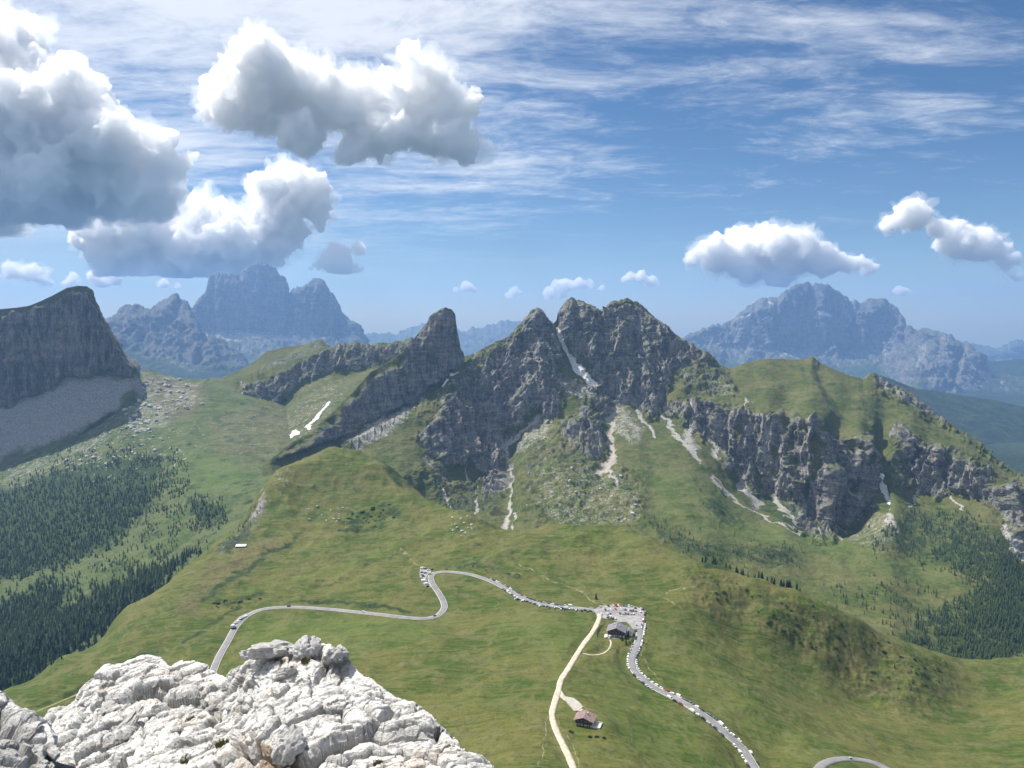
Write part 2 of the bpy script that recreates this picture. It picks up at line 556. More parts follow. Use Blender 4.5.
# ---- the big massif with its green shoulder
B_CREST = [(300,470,2120),(330,455,2230),(350,440,2300),(380,425,2400),(410,410,2500),(430,398,2580),(445,385,2650),(455,372,2720),(463,365.5,2760),(473.6,358.5,2790),(480.6,351,2810),(495,344,2830),(509,335.6,2850),(523,323,2860),(531.6,312.7,2870),(538.6,309,2880),(545.6,315,2890),(552.6,322,2900),(556,315,2910),(561,308,2915),(565.5,303.4,2920),(572.6,298.7,2930),(581,302.7,2930),(590,305.8,2940),(597,310,2950),(604,310.5,2960),(609,304.6,2960),(616,301.6,2960),(627.6,299.4,2960),(637,302,2950),(644,307,2940),(652,315,2930),(658,322,2920),(667.5,330,2910),(679,337.4,2900),(691,345.6,2880),(702.6,351.5,2860),(711,357,2850),(717,364,2840),(731,369,2860),(748,362,2880),(769.5,358.5,2900),(790.6,360,2900),(804.6,360,2890),(811.7,356.7,2890),(818.7,362,2880),(833,369,2860),(850,376,2840),(864.4,379.5,2820),(871.5,374,2810),(882,379.5,2790),(899.6,388,2750),(913.6,395,2720),(927.7,407.7,2690),(942,420,2650),(956,429,2620),(973.4,437.6,2580),(987.5,450,2540),(1001.6,464,2490),(1015.6,473,2440),(1024,478,2410),(1060,500,2300),(1110,530,2150)]
B_TOP = [(300,480,2080),(330,465,2190),(380,441,2340),(420,434,2390),(445,412,2540),(465,388,2690),(500,372,2770),(530,345,2800),(553,350,2800),(575,340,2840),(600,337,2860),(630,335,2860),(660,355,2820),(690,372,2760),(707,400,2600),(744,410,2520),(774,414,2480),(784,430,2420),(805,421,2420),(820,424,2400),(841,434,2370),(868,441,2370),(881,460,2310),(895,441,2380),(912,430,2430),(928,449,2360),(965,457.6,2310),(989,474,2240),(1016,490,2160),(1060,520,2020),(1110,550,1950)]
B_FOOT = [(300,500,1960),(330,488,2040),(380,478,2120),(400,476,2150),(421,480,2190),(445,484,2260),(474,486,2330),(502,479,2390),(515,446,2490),(547,424,2550),(575,414,2580),(614,411,2590),(650,420,2540),(690,432,2480),(717,450,2400),(734,474,2330),(760,502,2240),(784,500,2240),(814,528,2150),(834.5,535,2130),(858,523,2170),(878,503,2220),(888,484,2270),(915,493,2210),(945,506,2160),(975.6,508,2130),(1024,530,2020),(1060,560,1930),(1110,590,1850)]
B_BASE = [(300,530,1950),(380,520,2020),(450,525,2000),(520,530,1830),(600,535,1740),(660,540,1720),(700,545,1720),(760,548,1760),(800,553,1780),(860,548,1830),(900,553,1820),(950,572,1720),(980,585,1680),(1024,600,1620),(1110,630,1550)]
B_BOT = [(300,570,1700),(450,590,1500),(600,620,1330),(700,640,1300),(800,650,1260),(900,665,1230),(960,690,1200),(1024,700,1200),(1110,720,1200)]

CL_B = [
    [(537,309),(548,318),(556,332),(562,345),(558,365),(556,385),(562,402),(557,418),(545,418),(540,406),(530,412),(512,428),(503,438),(505,470),(507,482),(498,484),(470,462),(455,468),(443,465),(424,452),(420,437),(436,422),(440,404),(462,386),(480,374),(500,356),(515,338),(528,320)],
    [(556,320),(560,308),(573,298),(600,312),(628,306),(650,316),(680,340),(712,358),(706,366),(690,362),(672,372),(662,395),(655,418),(648,420),(638,408),(628,402),(615,400),(605,400),(590,388),(600,380),(585,362),(570,345),(560,330)],
    [(582,405),(590,418),(600,432),(604,450),(602,464),(590,462),(572,452),(563,440),(562,428),(574,420),(582,412)],
    [(590,395),(612,402),(610,412),(604,416),(588,404)],
    [(662,400),(690,403),(690,420),(685,424),(665,412)],
    [(691,400),(722,412),(719,432),(702,436),(693,425)],
    [(707,404),(744,409),(774,413),(786,430),(800,424),(815,418),(822,425),(838,432),(868,440),(878,462),(884,480),(872,505),(858,520),(835,537),(815,520),(790,500),(760,492),(740,478),(724,468),(712,440)],
    [(893,440),(905,430),(925,448),(960,458),(988,474),(990,490),(975,500),(950,490),(935,500),(915,490),(905,470)],
    [(985,492),(1024,482),(1080,505),(1080,600),(1024,560),(1000,525)],
    [(868,378),(876,373),(900,386),(928,405),(942,418),(955,428),(940,424),(915,408),(890,392)],
    [(478,484),(498,478),(508,470),(508,482),(500,496),(486,500)],
    [(790,505),(832,538),(834,545),(812,542),(795,525)],
]


def paint_massif(X, Y, cover, tint, W, pu, pv):
    rock, scree, scrub, snow = (cover[..., i] for i in range(4))
    m = np.zeros(X.shape)
    for p in CL_B:
        m = np.maximum(m, poly_in(X, Y, p, 4.0))
    nb = fbm(W / 45, 4)
    rock[...] = np.clip(np.maximum(m, 0.30 + 0.9 * nb) * (m > 0.01) + (m <= 0.01) * np.clip(rock * 0.45 + 0.25 * nb, 0, 1), 0, 1)
    rock[...] = np.maximum(rock, m * np.clip(0.72 + 1.3 * nb, 0.1, 1))
    put(rock, poly_in(X, Y, CL_B[0], 3.0), 1.0)
    rock[...] *= 1 - 0.75 * poly_in(X, Y, CL_B[6], 3.0) * sstep(fbm(W / np.array([38, 38, 120]) + 60, 4), 0.08, 0.30)
    put(tint[..., 3], poly_in(X, Y, CL_B[0], 4.0), 0.6)
    put(tint[..., 3], poly_in(X, Y, CL_B[10], 4.0), 1.0)
    # broken ground under the faces
    put(rock, poly_in(X, Y, [(520,440),(560,430),(640,470),(650,530),(560,535),(520,530)], 14), 0.42)
    put(rock, poly_in(X, Y, [(470,345),(510,335),(540,312),(520,345),(480,378),(440,402),(420,420),(445,385)], 6), 0.50)
    put(rock, poly_in(X, Y, [(640,310),(700,352),(720,370),(745,400),(700,402),(670,372)], 8), 0.50)
    put(rock, poly_in(X, Y, [(415,470),(470,480),(500,500),(500,520),(440,512)], 8), 0.45)
    # scree
    for p, v in (([(541,410),(552,415),(556,432),(545,444),(520,458),(510,450),(520,432)], .5),
                 ([(612,402),(625,404),(642,427),(642,442),(625,444),(612,425)], .52),
                 ([(556,383),(590,383),(600,392),(588,402),(565,398)], .62),
                 ([(540,470),(600,468),(640,490),(640,525),(560,530),(535,510)], .33),
                 ([(685,425),(693,430),(700,448),(690,452),(680,440)], .7),
                 ([(835,520),(860,525),(885,505),(900,545),(850,545)], .40),
                 ([(650,305),(700,352),(690,350),(645,318)], .35),
                 ([(345,436),(380,418),(410,403),(425,395),(415,412),(385,440),(350,455)], .62),
                 ([(425,450),(440,470),(455,490),(440,482),(420,462)], .55),
                 ([(600,305),(640,303),(655,320),(640,318),(610,316)], .30),
                 ([(700,375),(745,395),(752,402),(720,395)], .42)):
        put(scree, poly_in(X, Y, p, 5.0), v)
    for pts, w0, w1 in (([(492,436),(500,444),(504,452),(508,467),(510,480),(511,495),(508,505),(505,515),(503,532)], 1.6, 2.6),
                        ([(504,448),(512,436),(525,427),(538,415)], 1.8, 2.4),
                        ([(466,466),(469,480),(474,488),(477,500),(478,508),(475,514)], 1.2, 1.8),
                        ([(614,405),(611,415),(612,430),(611,445),(613,460),(607,468),(598,473)], 2.6, 5.0),
                        ([(607,470),(612,480),(619,487)], 2.2, 1.6),
                        ([(631,403),(640,417),(650,430),(656,437)], 1.4, 2.2),
                        ([(660,409),(668,424),(680,438),(692,450),(700,462)], 1.6, 2.4),
                        ([(712,477),(725,490),(740,506)], 1.8, 1.2),
                        ([(740,506),(770,520),(800,535)], 1.4, 1.0),
                        ([(690,400),(694,418),(690,440)], 1.6, 3.0),
                        ([(709,410),(710,440),(716,462)], 1.8, 2.6),
                        ([(736,470),(745,488),(758,503)], 2.5, 6.0),
                        ([(775,480),(777,503),(795,525),(820,540)], 3.5, 1.2),
                        ([(832,510),(834,525),(840,537)], 1.5, 2.5),
                        ([(845,470),(855,485),(862,500)], 1.2, 1.8),
                        ([(884,500),(888,512),(893,525),(897,533)], 2.4, 4.0),
                        ([(921,485),(916,498),(908,508)], 1.4, 1.2),
                        ([(634,350),(635,370),(638,402)], 1.4, 1.8),
                        ([(516,512),(514,522),(512,532)], 1.4, 1.6),
                        ([(768,425),(768,445),(765,462)], 4.0, 5.0),
                        ([(436,485),(440,500),(450,510)], 2.5, 1.5),
                        ([(746,400),(742,412)], 1.6, 1.2),
                        ([(876,440),(880,465)], 1.2, 1.0),
                        ([(950,495),(962,512)], 1.4, 1.4),
                        ([(1000,530),(1012,545),(1020,560)], 2.0, 2.5)):
        put(scree, streak(X, Y, pts, w0, w1), 1.0)
    bright = streak(X, Y, [(614,405),(611,415),(612,430),(611,445),(613,460),(607,468),(598,473)], 1.8, 3.0)
    put(tint[..., 2], bright, 0.55)
    # old snow lying in the gullies
    for pts, w0, w1 in (([(556,325),(563,337),(569,350),(575,362),(583,370),(590,377),(595,382)], 1.1, 3.2),
                        ([(881,477),(882,486),(885,501)], 3.6, 2.0), ([(676,360),(681,364)], 1.3, 1.3),
                        ([(450,376),(456,375)], 1.8, 1.8), ([(443,386),(446,383)], 2.2, 1.4)):
        put(snow, streak(pu * 0.4 + X * 0.6, pv * 0.4 + Y * 0.6, pts, w0 * 1.15, w1 * 1.15))
    # dwarf pine and alder below the cliffs, woods at the lower right
    put(scrub, poly_in(X, Y, [(640,520),(690,533),(720,545),(790,548),(808,562),(780,568),(720,562),(660,545)], 6), 0.55)
    put(scrub, poly_in(X, Y, [(700,500),(730,505),(745,525),(735,530),(705,515)], 6), 0.55)
    put(scrub, poly_in(X, Y, [(745,490),(790,502),(830,540),(810,542),(770,520)], 6), 0.60)
    put(scrub, poly_in(X, Y, [(440,490),(505,484),(505,520),(450,515)], 8), 0.42)
    put(scrub, poly_in(X, Y, [(575,470),(600,480),(600,500),(565,490)], 8), 0.4)
    put(scrub, poly_in(X, Y, [(860,545),(905,515),(940,510),(975,522),(1005,548),(1060,580),(1060,690),(960,690),(900,640),(925,612),(960,602),(978,586),(950,570),(905,553)], 8), 0.52)
    put(scrub, np.clip(fbm(W / 50 + 9, 4) * 1.6, 0, 1) * sstep(Y, 430, 480) * sstep(X, 480, 520), 0.42)
    put(tint[..., 1], poly_in(X, Y, [(640,470),(700,470),(760,520),(860,545),(960,572),(960,590),(800,560),(660,530)], 14), 0.55)
    put(tint[..., 1], poly_in(X, Y, [(735,520),(830,538),(900,560),(760,548)], 10), 0.8)
    put(tint[..., 0], poly_in(X, Y, [(600,302),(640,301),(668,330),(640,322),(605,322)], 6), 0.7)
    put(tint[..., 0], poly_in(X, Y, [(640,420),(700,420),(760,380),(860,400),(960,450),(1000,480),(900,430),(800,420)], 14), 0.28)


CARVE_B = [([(554,318),(563,337),(575,362),(590,377),(600,392)], 7, 30),
           ([(541,415),(512,440),(508,470),(505,530)], 8, 14),
           ([(614,400),(611,445),(600,475)], 8, 12),
           ([(838,430),(855,470),(845,520)], 12, 46),
           ([(880,430),(884,470),(884,505)], 7, 26),
           ([(790,428),(800,470),(812,515)], 5, 22),
           ([(722,410),(728,450),(740,485)], 5, 16),
           ([(752,412),(756,450),(770,490)], 5, 16),
           ([(634,335),(636,370),(638,402)], 5, 24),
           ([(660,350),(664,385),(662,410)], 4, 16),
           ([(600,318),(604,350),(612,395)], 5, 18),
           ([(690,395),(694,420)], 4, 14),
           ([(820,370),(830,395),(850,420)], 6, 12),
           ([(470,395),(478,430),(490,470)], 6, 20),
           ([(520,345),(520,380),(512,420)], 6, 18)]

o, LB = layer('mountain', [B_CREST, B_TOP, B_FOOT, B_BASE, B_BOT], 300, 1110, 0.7, 0.55, M_MASSIF, 1.0, jag=1.0, steep=[.85, .70, .75, .7, .55, .55, .36, .42, .6, .4, .9, .7],
              back=(420, 330), paint=paint_massif, seed=1, carve=CARVE_B, cliffs=CL_B)
o['label'] = 'twin-peaked grey and green massif behind the pass with a snow gully'

# ---- the arete with the stone tower
T_CREST = [(240,480,1980),(265,464,2080),(281,450,2150),(311.6,431,2280),(337,408,2400),(356,389,2480),(370,372.7,2540),(391,361,2600),(403,351.6,2640),(410,342,2660),(421.7,330.5,2680),(431,317.0,2690),(437,313.5,2695),(440,310.5,2698),(445,307.6,2700),(451,309.5,2700),(455,314,2705),(455.7,325.8,2715),(457,340,2740),(460.4,351.6,2770),(464,363,2800),(470,375,2850)]
T_FOOT = [(240,486,1960),(265,470,2050),(281,460,2115),(304.5,450,2200),(340,440.6,2310),(354,433.6,2370),(368,422,2430),(386.6,415,2480),(410,403,2560),(429,389,2630),(447.5,375,2700),(461.6,371,2790),(470,384,2840)]
T_BASE = [(240,520,1850),(300,500,2020),(340,480,2120),(400,450,2330),(420,440,2450),(440,428,2620),(455,425,2760),(470,430,2850)]
CL_T = [[(268,462),(281,452),(311.6,434),(337,411),(356,392),(372,376),(391,364),(403,354),(410,343),(431,318),(445,309),(456,316),(458,340),(464,363),(462,371),(447,375),(429,389),(410,403),(386,415),(368,422),(354,433),(340,440),(304,450),(281,462)]]


def paint_tower(X, Y, cover, tint, W, pu, pv):
    m = poly_in(X, Y, CL_T[0], 2.5)
    cover[..., 0] = np.maximum(m, 0.12)
    d, s = seg_dist(X, Y, [p[:2] for p in T_CREST[1:9]])
    cover[..., 0] *= 1 - 0.85 * (1 - sstep(d, 3, 9))
    put(cover[..., 1], poly_in(X, Y, [(345,440),(368,424),(388,417),(412,404),(425,394),(418,412),(380,445),(340,462),(335,450)], 5), 0.75)
    put(cover[..., 1], streak(X, Y, [(386,412),(372,432),(352,448)], 2, 3))
    for pts, w0, w1 in (([(450,376),(456,375)], 1.8, 1.8), ([(443,386),(446,383)], 2.2, 1.4)):
        put(cover[..., 3], streak(pu * 0.4 + X * 0.6, pv * 0.4 + Y * 0.6, pts, w0 * 1.15, w1 * 1.15))


o, LT = layer('mountain_tower', [T_CREST, T_FOOT, T_BASE], 262, 468, 0.65, 0.55, M_MASSIF, 0.66, jag=0.5, back=(160, 230), paint=paint_tower, seed=2, cliffs=CL_T, steep=0.35,
              carve=[([(372,376),(376,395),(380,412)], 3, 9), ([(400,358),(405,380),(412,398)], 3, 9), ([(440,330),(436,355),(430,380)], 3, 9), ([(330,420),(335,440)], 3, 8)])
o['label'] = 'narrow rock ridge rising to a blunt stone tower'

# ---- dark broken ridge behind it
D_CREST = [(150,430,2900),(185,410,2950),(199,396,2980),(211,390,3000),(226,385,3020),(242,376.5,3040),(254,372,3060),(275,367,3090),(295,359,3110),(308,354,3120),(316,351.5,3130),(326,348,3130),(332,346.7,3130),(344.6,343.4,3130),(347.5,346.7,3130),(355,341.4,3130),(361,344.5,3130),(372.5,345.7,3120),(388,343,3100),(400.6,342,3090),(410,338.7,3080),(430,345,3060),(461.5,356,3040),(473,354.5,3030),(490,362,3020)]
D_FOOT = [(150,445,2760),(199,428,2780),(211,440,2700),(239,437,2720),(260,426,2780),(278,412,2830),(292,396,2890),(306,382,2940),(330,375,2970),(352,371,2980),(380,366,3000),(410,362,3000),(460,368,2980),(490,375,2960)]
D_BASE = [(150,470,2350),(220,475,2200),(260,462,2250),(300,447,2350),(340,425,2500),(380,405,2650),(420,390,2780),(490,400,2800)]
D_BOT = [(150,520,2000),(260,500,2000),(340,480,2200),(420,440,2500),(490,430,2600)]
CL_D = [[(204,420),(222,402),(242,388),(262,382),(285,370),(310,356),(332,347),(356,342),(388,344),(412,340),(412,362),(380,366),(352,371),(330,375),(306,381),(292,395),(278,412),(260,424),(239,437),(211,440),(200,430)]]


def paint_dark(X, Y, cover, tint, W, pu, pv):
    rock, scree, scrub, snow = (cover[..., i] for i in range(4))
    n = fbm(W / 70, 4)
    m = poly_in(X, Y, CL_D[0], 3.0)
    rock[...] = np.clip(m * (0.75 + 0.9 * n), 0, 1)
    put(scrub, m, 0.45)
    put(scree, poly_in(X, Y, [(225,440),(262,428),(280,414),(308,385),(352,374),(345,400),(320,430),(290,455),(240,460),(215,448)], 8), 0.33)
    put(scree, poly_in(X, Y, [(150,400),(200,400),(212,440),(190,450),(160,430)], 10), 0.5)
    put(tint[..., 0], poly_in(X, Y, [(225,440),(262,428),(308,385),(360,374),(300,455),(215,448)], 8), 0.4)
    for pts, w0, w1 in (([(330,402),(322,412),(313,422),(308,428)], 1.1, 1.9), ([(298,432),(290,438),(283,447)], 2.2, 1.7)):
        put(snow, streak(pu * 0.4 + X * 0.6, pv * 0.4 + Y * 0.6, pts, w0 * 1.15, w1 * 1.15))
    put(scree, streak(X, Y, [(242,382),(250,398)], 1.2), 0.6)


o, LD = layer('mountain_ridge', [D_CREST, D_FOOT, D_BASE, D_BOT], 150, 490, 0.75, 0.6, M_MASSIF, 0.8, jag=0.9, back=(260, 240), paint=paint_dark, seed=3, cliffs=CL_D, steep=0.4,
              carve=[([(262,376),(268,400),(262,424)], 3, 12), ([(300,360),(300,385)], 3, 12), ([(240,385),(236,415)], 3, 10), ([(330,350),(325,372)], 3, 10), ([(345,347),(345,366)], 3, 9)])
o['label'] = 'dark broken ridge behind the stone tower'

# ---- smooth green ridge behind that
G_CREST = [(180,400,3350),(211,384,3400),(226,376,3420),(244,368,3440),(258,359,3460),(266,351.5,3460),(281,347.6,3470),(308,344,3470),(321,339,3470),(326,345,3470),(336,350,3470),(350,362,3470),(370,380,3470)]
G_FOOT = [(180,430,3150),(240,400,3200),(300,370,3250),(340,362,3250),(370,400,3250)]
G_BOT = [(180,460,2900),(300,400,2950),(370,420,2950)]


def paint_green(X, Y, cover, tint, W, pu, pv):
    cover[..., 0] = np.clip(poly_in(X, Y, [(318,338),(328,345),(345,356),(300,362),(250,378),(230,382),(270,364)], 3), 0, 1) * 0.7
    put(cover[..., 2], cover[..., 0], 0.6)


o, LG = layer('hill', [G_CREST, G_FOOT, G_BOT], 180, 370, 0.9, 0.8, M_MASSIF, 0.4, back=(300, 200), paint=paint_green, seed=4)

# ---- the long table cliff on the left
C_CREST = [(-90,318,2705),(-30,313,2735),(0,309.5,2745),(16,308,2755),(29,306,2765),(42,301,2770),(55,294.5,2775),(67,288,2780),(78,286,2785),(86,286.5,2790),(91,290.5,2795),(95,299,2800),(97,310,2805),(103.5,321,2815),(111,334.5,2825),(119,348,2830),(125,360,2835),(135,368,2835),(138,376,2835),(146,400,2835)]
C_FOOT = [(-90,415,2700),(0,405,2720),(12,405,2715),(39,395,2725),(58,385,2740),(66,377,2750),(86,378.5,2760),(111,369,2790),(125,376.5,2800),(135,379,2810),(146,405,2820)]
C_BASE = [(-90,500,2430),(0,466,2550),(35,452,2575),(77,438,2605),(119.5,412,2690),(132,392,2750),(146,412,2770)]
C_BOT = [(-90,540,2270),(0,510,2450),(77,475,2480),(120,445,2600),(146,435,2700)]
CL_C = [[(-90,322),(0,314),(29,311),(55,299),(70,292),(86,289),(97,310),(111,334),(125,360),(136,370),(135,379),(125,377),(111,369),(86,378),(66,377),(58,385),(39,395),(12,405),(-90,415)]]


def paint_cliff(X, Y, cover, tint, W, pu, pv):
    cover[..., 0] = np.maximum(poly_in(X, Y, CL_C[0], 2.5), 0.1)
    put(cover[..., 1], sstep(Y, 366, 384) * (1 - sstep(Y - np.interp(X, [-90, 0, 35, 77, 119, 132, 146], [498, 464, 450, 436, 411, 392, 410]), -10, 6)) * (1 - cover[..., 0]), 0.88)
    put(cover[..., 2], poly_in(X, Y, [(78,432),(100,418),(120,405),(122,415),(90,440),(70,445)], 4), 0.8)
    put(tint[..., 0], poly_in(X, Y, [(-90,318),(0,309),(42,300),(67,288),(80,286),(60,298),(20,312),(-90,326)], 3), 0.8)


o, LC = layer('mountain_cliff', [C_CREST, C_FOOT, C_BASE, C_BOT], -90, 146, 0.7, 0.6, M_CLIFF, 0.62, beds=0.03, back=(500, 30), paint=paint_cliff, seed=5, cliffs=CL_C, steep=0.15,
              carve=[([(44,310),(50,350),(55,385)], 4, 12), ([(88,300),(90,340),(88,375)], 3, 10), ([(68,295),(70,375)], 3, 7), ([(20,315),(22,400)], 4, 9), ([(104,330),(108,366)], 3, 9), ([(-20,320),(-18,405)], 5, 12)])
o['label'] = 'flat-topped rock cliff in shade above its scree'

# ---- valley head, saddle and wooded floor on the left
V_CREST = [(-120,400,3000),(60,390,3000),(110,374,3020),(137,371,3040),(150,369.5,3050),(160,373.5,3060),(180,378.5,3070),(200,380,3070),(215,378,3060),(235,382,3050),(280,400,3000),(360,440,2800)]
V_A = [(-120,480,2480),(0,468,2540),(77,442,2590),(132,402,2755),(200,412,2700),(260,440,2450),(300,450,2350),(360,470,2250)]
V_B = [(-120,560,1900),(0,540,1960),(100,500,2080),(180,468,2160),(240,470,2110),(300,478,2050),(360,490,2000)]
V_C = [(-120,640,1560),(0,610,1640),(80,570,1740),(150,540,1780),(220,510,1790),(280,490,1850),(360,500,1850)]
V_D = [(-120,750,1180),(0,700,1250),(80,660,1310),(160,610,1400),(215,570,1480),(260,525,1600),(360,540,1650)]


def paint_valley(X, Y, cover, tint, W, pu, pv):
    rock, scree, scrub, snow = (cover[..., i] for i in range(4))
    rock[...] = 0.1
    n = fbm(W / 40, 4)
    n2 = fbm(W / 14 + 5, 3)
    put(scree, poly_in(X, Y, [(118,410),(128,385),(140,368),(160,372),(185,378),(200,382),(205,400),(185,410),(165,430),(140,440),(120,425)], 8), 0.44)
    put(scree, poly_in(X, Y, [(0,468),(40,452),(78,440),(118,412),(130,420),(90,458),(50,475),(20,490),(0,495)], 9), 0.40)
    put(scree, np.clip((n2 - 0.12) * 2.5, 0, 1) * poly_in(X, Y, [(60,450),(130,410),(205,410),(215,450),(180,470),(120,490),(60,480)], 10), 0.9)
    put(tint[..., 0], poly_in(X, Y, [(140,372),(200,380),(212,395),(195,420),(160,425),(150,400)], 8), 0.75)
    put(tint[..., 1], poly_in(X, Y, [(180,450),(240,460),(245,490),(180,500),(170,475)], 10), 0.75)
    put(tint[..., 1], poly_in(X, Y, [(0,590),(60,570),(150,540),(215,510),(210,530),(100,590),(0,612)], 8), 0.45)
    put(scrub, poly_in(X, Y, [(-120,500),(0,488),(60,470),(130,455),(165,450),(160,475),(150,510),(110,550),(60,568),(0,585),(-120,620)], 9), 0.75)
    put(scrub, poly_in(X, Y, [(-120,640),(0,605),(60,585),(78,590),(60,605),(120,580),(175,560),(200,550),(120,620),(80,650),(0,720),(-120,740)], 8), 0.8)
    put(scrub, poly_in(X, Y, [(185,495),(225,508),(225,525),(205,530),(190,515)], 5), 0.7)
    put(scrub, np.clip(n * 2.4 + .25, 0, 1), 0.56)
    put(scree, poly_in(X, Y, [(205,415),(290,395),(310,440),(290,462),(240,468),(205,448)], 9), 0.24)
    put(tint[..., 0], poly_in(X, Y, [(205,415),(290,395),(310,440),(290,462),(240,468),(205,448)], 9), 0.6)


o, LV = layer('valley', [V_CREST, V_A, V_B, V_C, V_D], -120, 360, 0.8, 0.65, M_VALLEY, 0.5, back=(500, 200), paint=paint_valley, seed=6)
o['label'] = 'wooded valley below the table cliff'

# ---- far mountains
F_WAV = 4.0


def far_paint(polys=(), screes=(), snows=(), base=0.85, foot=None):
    def f(X, Y, cover, tint, W, pu, pv):
        n = fbm(W / 500, 4)
        cover[..., 0] = np.clip(base + 0.5 * n, 0, 1)
        if foot:
            low = sstep(Y - np.interp(X, [p[0] for p in foot], [p[1] for p in foot]), -4, 8)
            cover[..., 0] *= 1 - 0.8 * low
            put(cover[..., 2], low, 0.6)
        for p, v in screes:
            put(cover[..., 1], poly_in(X, Y, p, 3), v)
        for p, w0 in snows:
            put(cover[..., 1], streak(pu, pv, p, w0), 1.0)
            put(cover[..., 3], streak(pu, pv, p, w0 * 0.6), 0.9)
    return f


FAR = 1.4
PE_CREST = [(170,330,10200),(189,310,10100),(195,306.6,10050),(199,300.8,10000),(206,292,10000),(209,284,10000),(210.4,276.4,10000),(218.6,275.4,10000),(230,276.4,10000),(240,275.4,10000),(248,270.5,10000),(251,265.6,10000),(257.7,264,10000),(267.4,265,10000),(275,269.5,10000),(279,275.4,10000),(284,277,10000),(285,285,10010),(288,293,10020),(294.8,290,10050),(304.5,286,10050),(314,281,10050),(322,282,10050),(326,288,10060),(334,297,10080),(338.7,308.6,10100),(347.5,320,10130),(355,332,10160),(364,345,10200),(380,370,10200)]
PE_FOOT = [(170,345,9500),(190,330,9600),(220,334,9600),(250,337,9550),(285,337,9550),(305,332,9500),(340,342,9500),(360,352,9500),(380,380,9500)]
PE_BOT = [(170,400,8000),(250,395,8000),(380,400,8000)]
CL_PE = [[(189,310),(199,302),(206,293),(210,278),(240,277),(252,267),(268,266),(284,278),(288,294),(304,288),(318,284),(334,299),(348,322),(356,336),(340,340),(305,330),(285,335),(250,335),(220,332),(192,328)]]
layer('mountain_far', [PE_CREST, PE_FOOT, PE_BOT], 170, 380, 0.75, 0.7, M_FAR, 0.75, back=(900, 600), wav=F_WAV, far=FAR, jag=1.2, seed=7, cliffs=CL_PE, steep=0.3,
      paint=far_paint(screes=(([(188,330),(220,332),(285,336),(290,342),(240,345),(200,340)], .85), ([(285,300),(305,310),(300,318),(288,308)], .5), ([(215,345),(240,350),(245,372),(236,360)], .6)),
                      snows=(([(238,335),(262,337)], 1.2), ([(205,335),(212,337)], 1.3), ([(195,310),(194,325)], 1.0), ([(266,337),(268,341)], 1.0)), foot=[(170,340),(240,352),(250,360),(380,372)]),
      carve=[([(240,276),(244,300),(246,332)], 3, 60), ([(288,293),(290,315),(285,335)], 3, 90), ([(225,280),(225,330)], 2.5, 40), ([(264,272),(266,330)], 2.5, 40), ([(312,290),(308,325)], 3, 50), ([(328,300),(326,335)], 3, 50)])[0]['label'] = 'hazy blue square-topped peak far behind the valley'

SB_CREST = [(85,345,8600),(103.5,322,8500),(115,316,8500),(125,308,8500),(135,304.8,8500),(146.5,310,8500),(151,310,8500),(154,307,8500),(156,311,8500),(160,304,8500),(166,300,8500),(173.7,293.8,8500),(179.5,297,8500),(189,303.7,8500),(193,316,8450),(195,328,8400),(207,336,8350),(218.6,339,8300),(230,345.7,8250),(240,355.5,8200),(245,368,8200),(260,400,8200)]
SB_FOOT = [(85,360,7900),(130,345,7900),(170,345,7900),(200,350,7900),(240,368,7900),(260,405,7900)]
SB_BOT = [(85,400,7000),(170,395,7000),(260,410,7000)]
layer('mountain_foothill', [SB_CREST, SB_FOOT, SB_BOT], 85, 260, 0.75, 0.7, M_FAR, 0.7, back=(700, 500), wav=F_WAV * 0.8, far=FAR, jag=1.2, seed=8,
      paint=far_paint(screes=(([(150,345),(160,350),(195,372),(185,372),(160,358)], .4), ([(125,320),(130,330),(120,345),(118,335)], .35)), foot=[(85,340),(110,345),(150,358),(200,366),(245,372)]),
      carve=[([(153,311),(150,330),(140,345)], 3, 50), ([(180,300),(170,325),(160,345)], 3, 60), ([(128,310),(120,335)], 3, 50), ([(205,338),(200,360)], 3, 40)])[0]['label'] = 'hazy jagged ridge in front of the square-topped peak'

CI_CREST = [(660,362,11300),(672,346,11200),(686.7,337,11200),(700,332,11200),(713.6,325.4,11200),(720,327,11200),(730.4,323.7,11150),(744,310,11100),(757,302,11100),(777.4,297,11050),(787.5,291,11000),(796,284,11000),(804,283,11000),(810,285,11000),(812.7,286.8,11000),(821,285,11000),(831,288.5,11000),(841,295,11000),(849.6,302,11000),(861,305,11000),(868,300,11000),(878,300,11000),(888,302.6,11000),(896.7,308.6,11000),(903,320,10900),(912,329,10700),(918.5,334,10400),(923.5,330.5,10200),(935,334,10000),(949,337,9800),(959,344,9700),(969,347,9600),(979,357,9500),(986,371,9400),(996,396,9300),(1010,420,9300)]
CI_FOOT = [(660,380,10300),(700,355,10300),(760,352,10300),(830,360,10300),(880,358,10200),(910,362,9700),(950,372,9200),(986,392,9000),(1010,440,9000)]
CI_BOT = [(660,420,8600),(830,420,8600),(920,410,8400),(1010,450,8400)]
CL_CI = [[(690,338),(744,312),(760,303),(790,291),(804,285),(840,296),(862,307),(890,304),(905,322),(900,345),(880,355),(830,356),(760,350),(715,350)]]
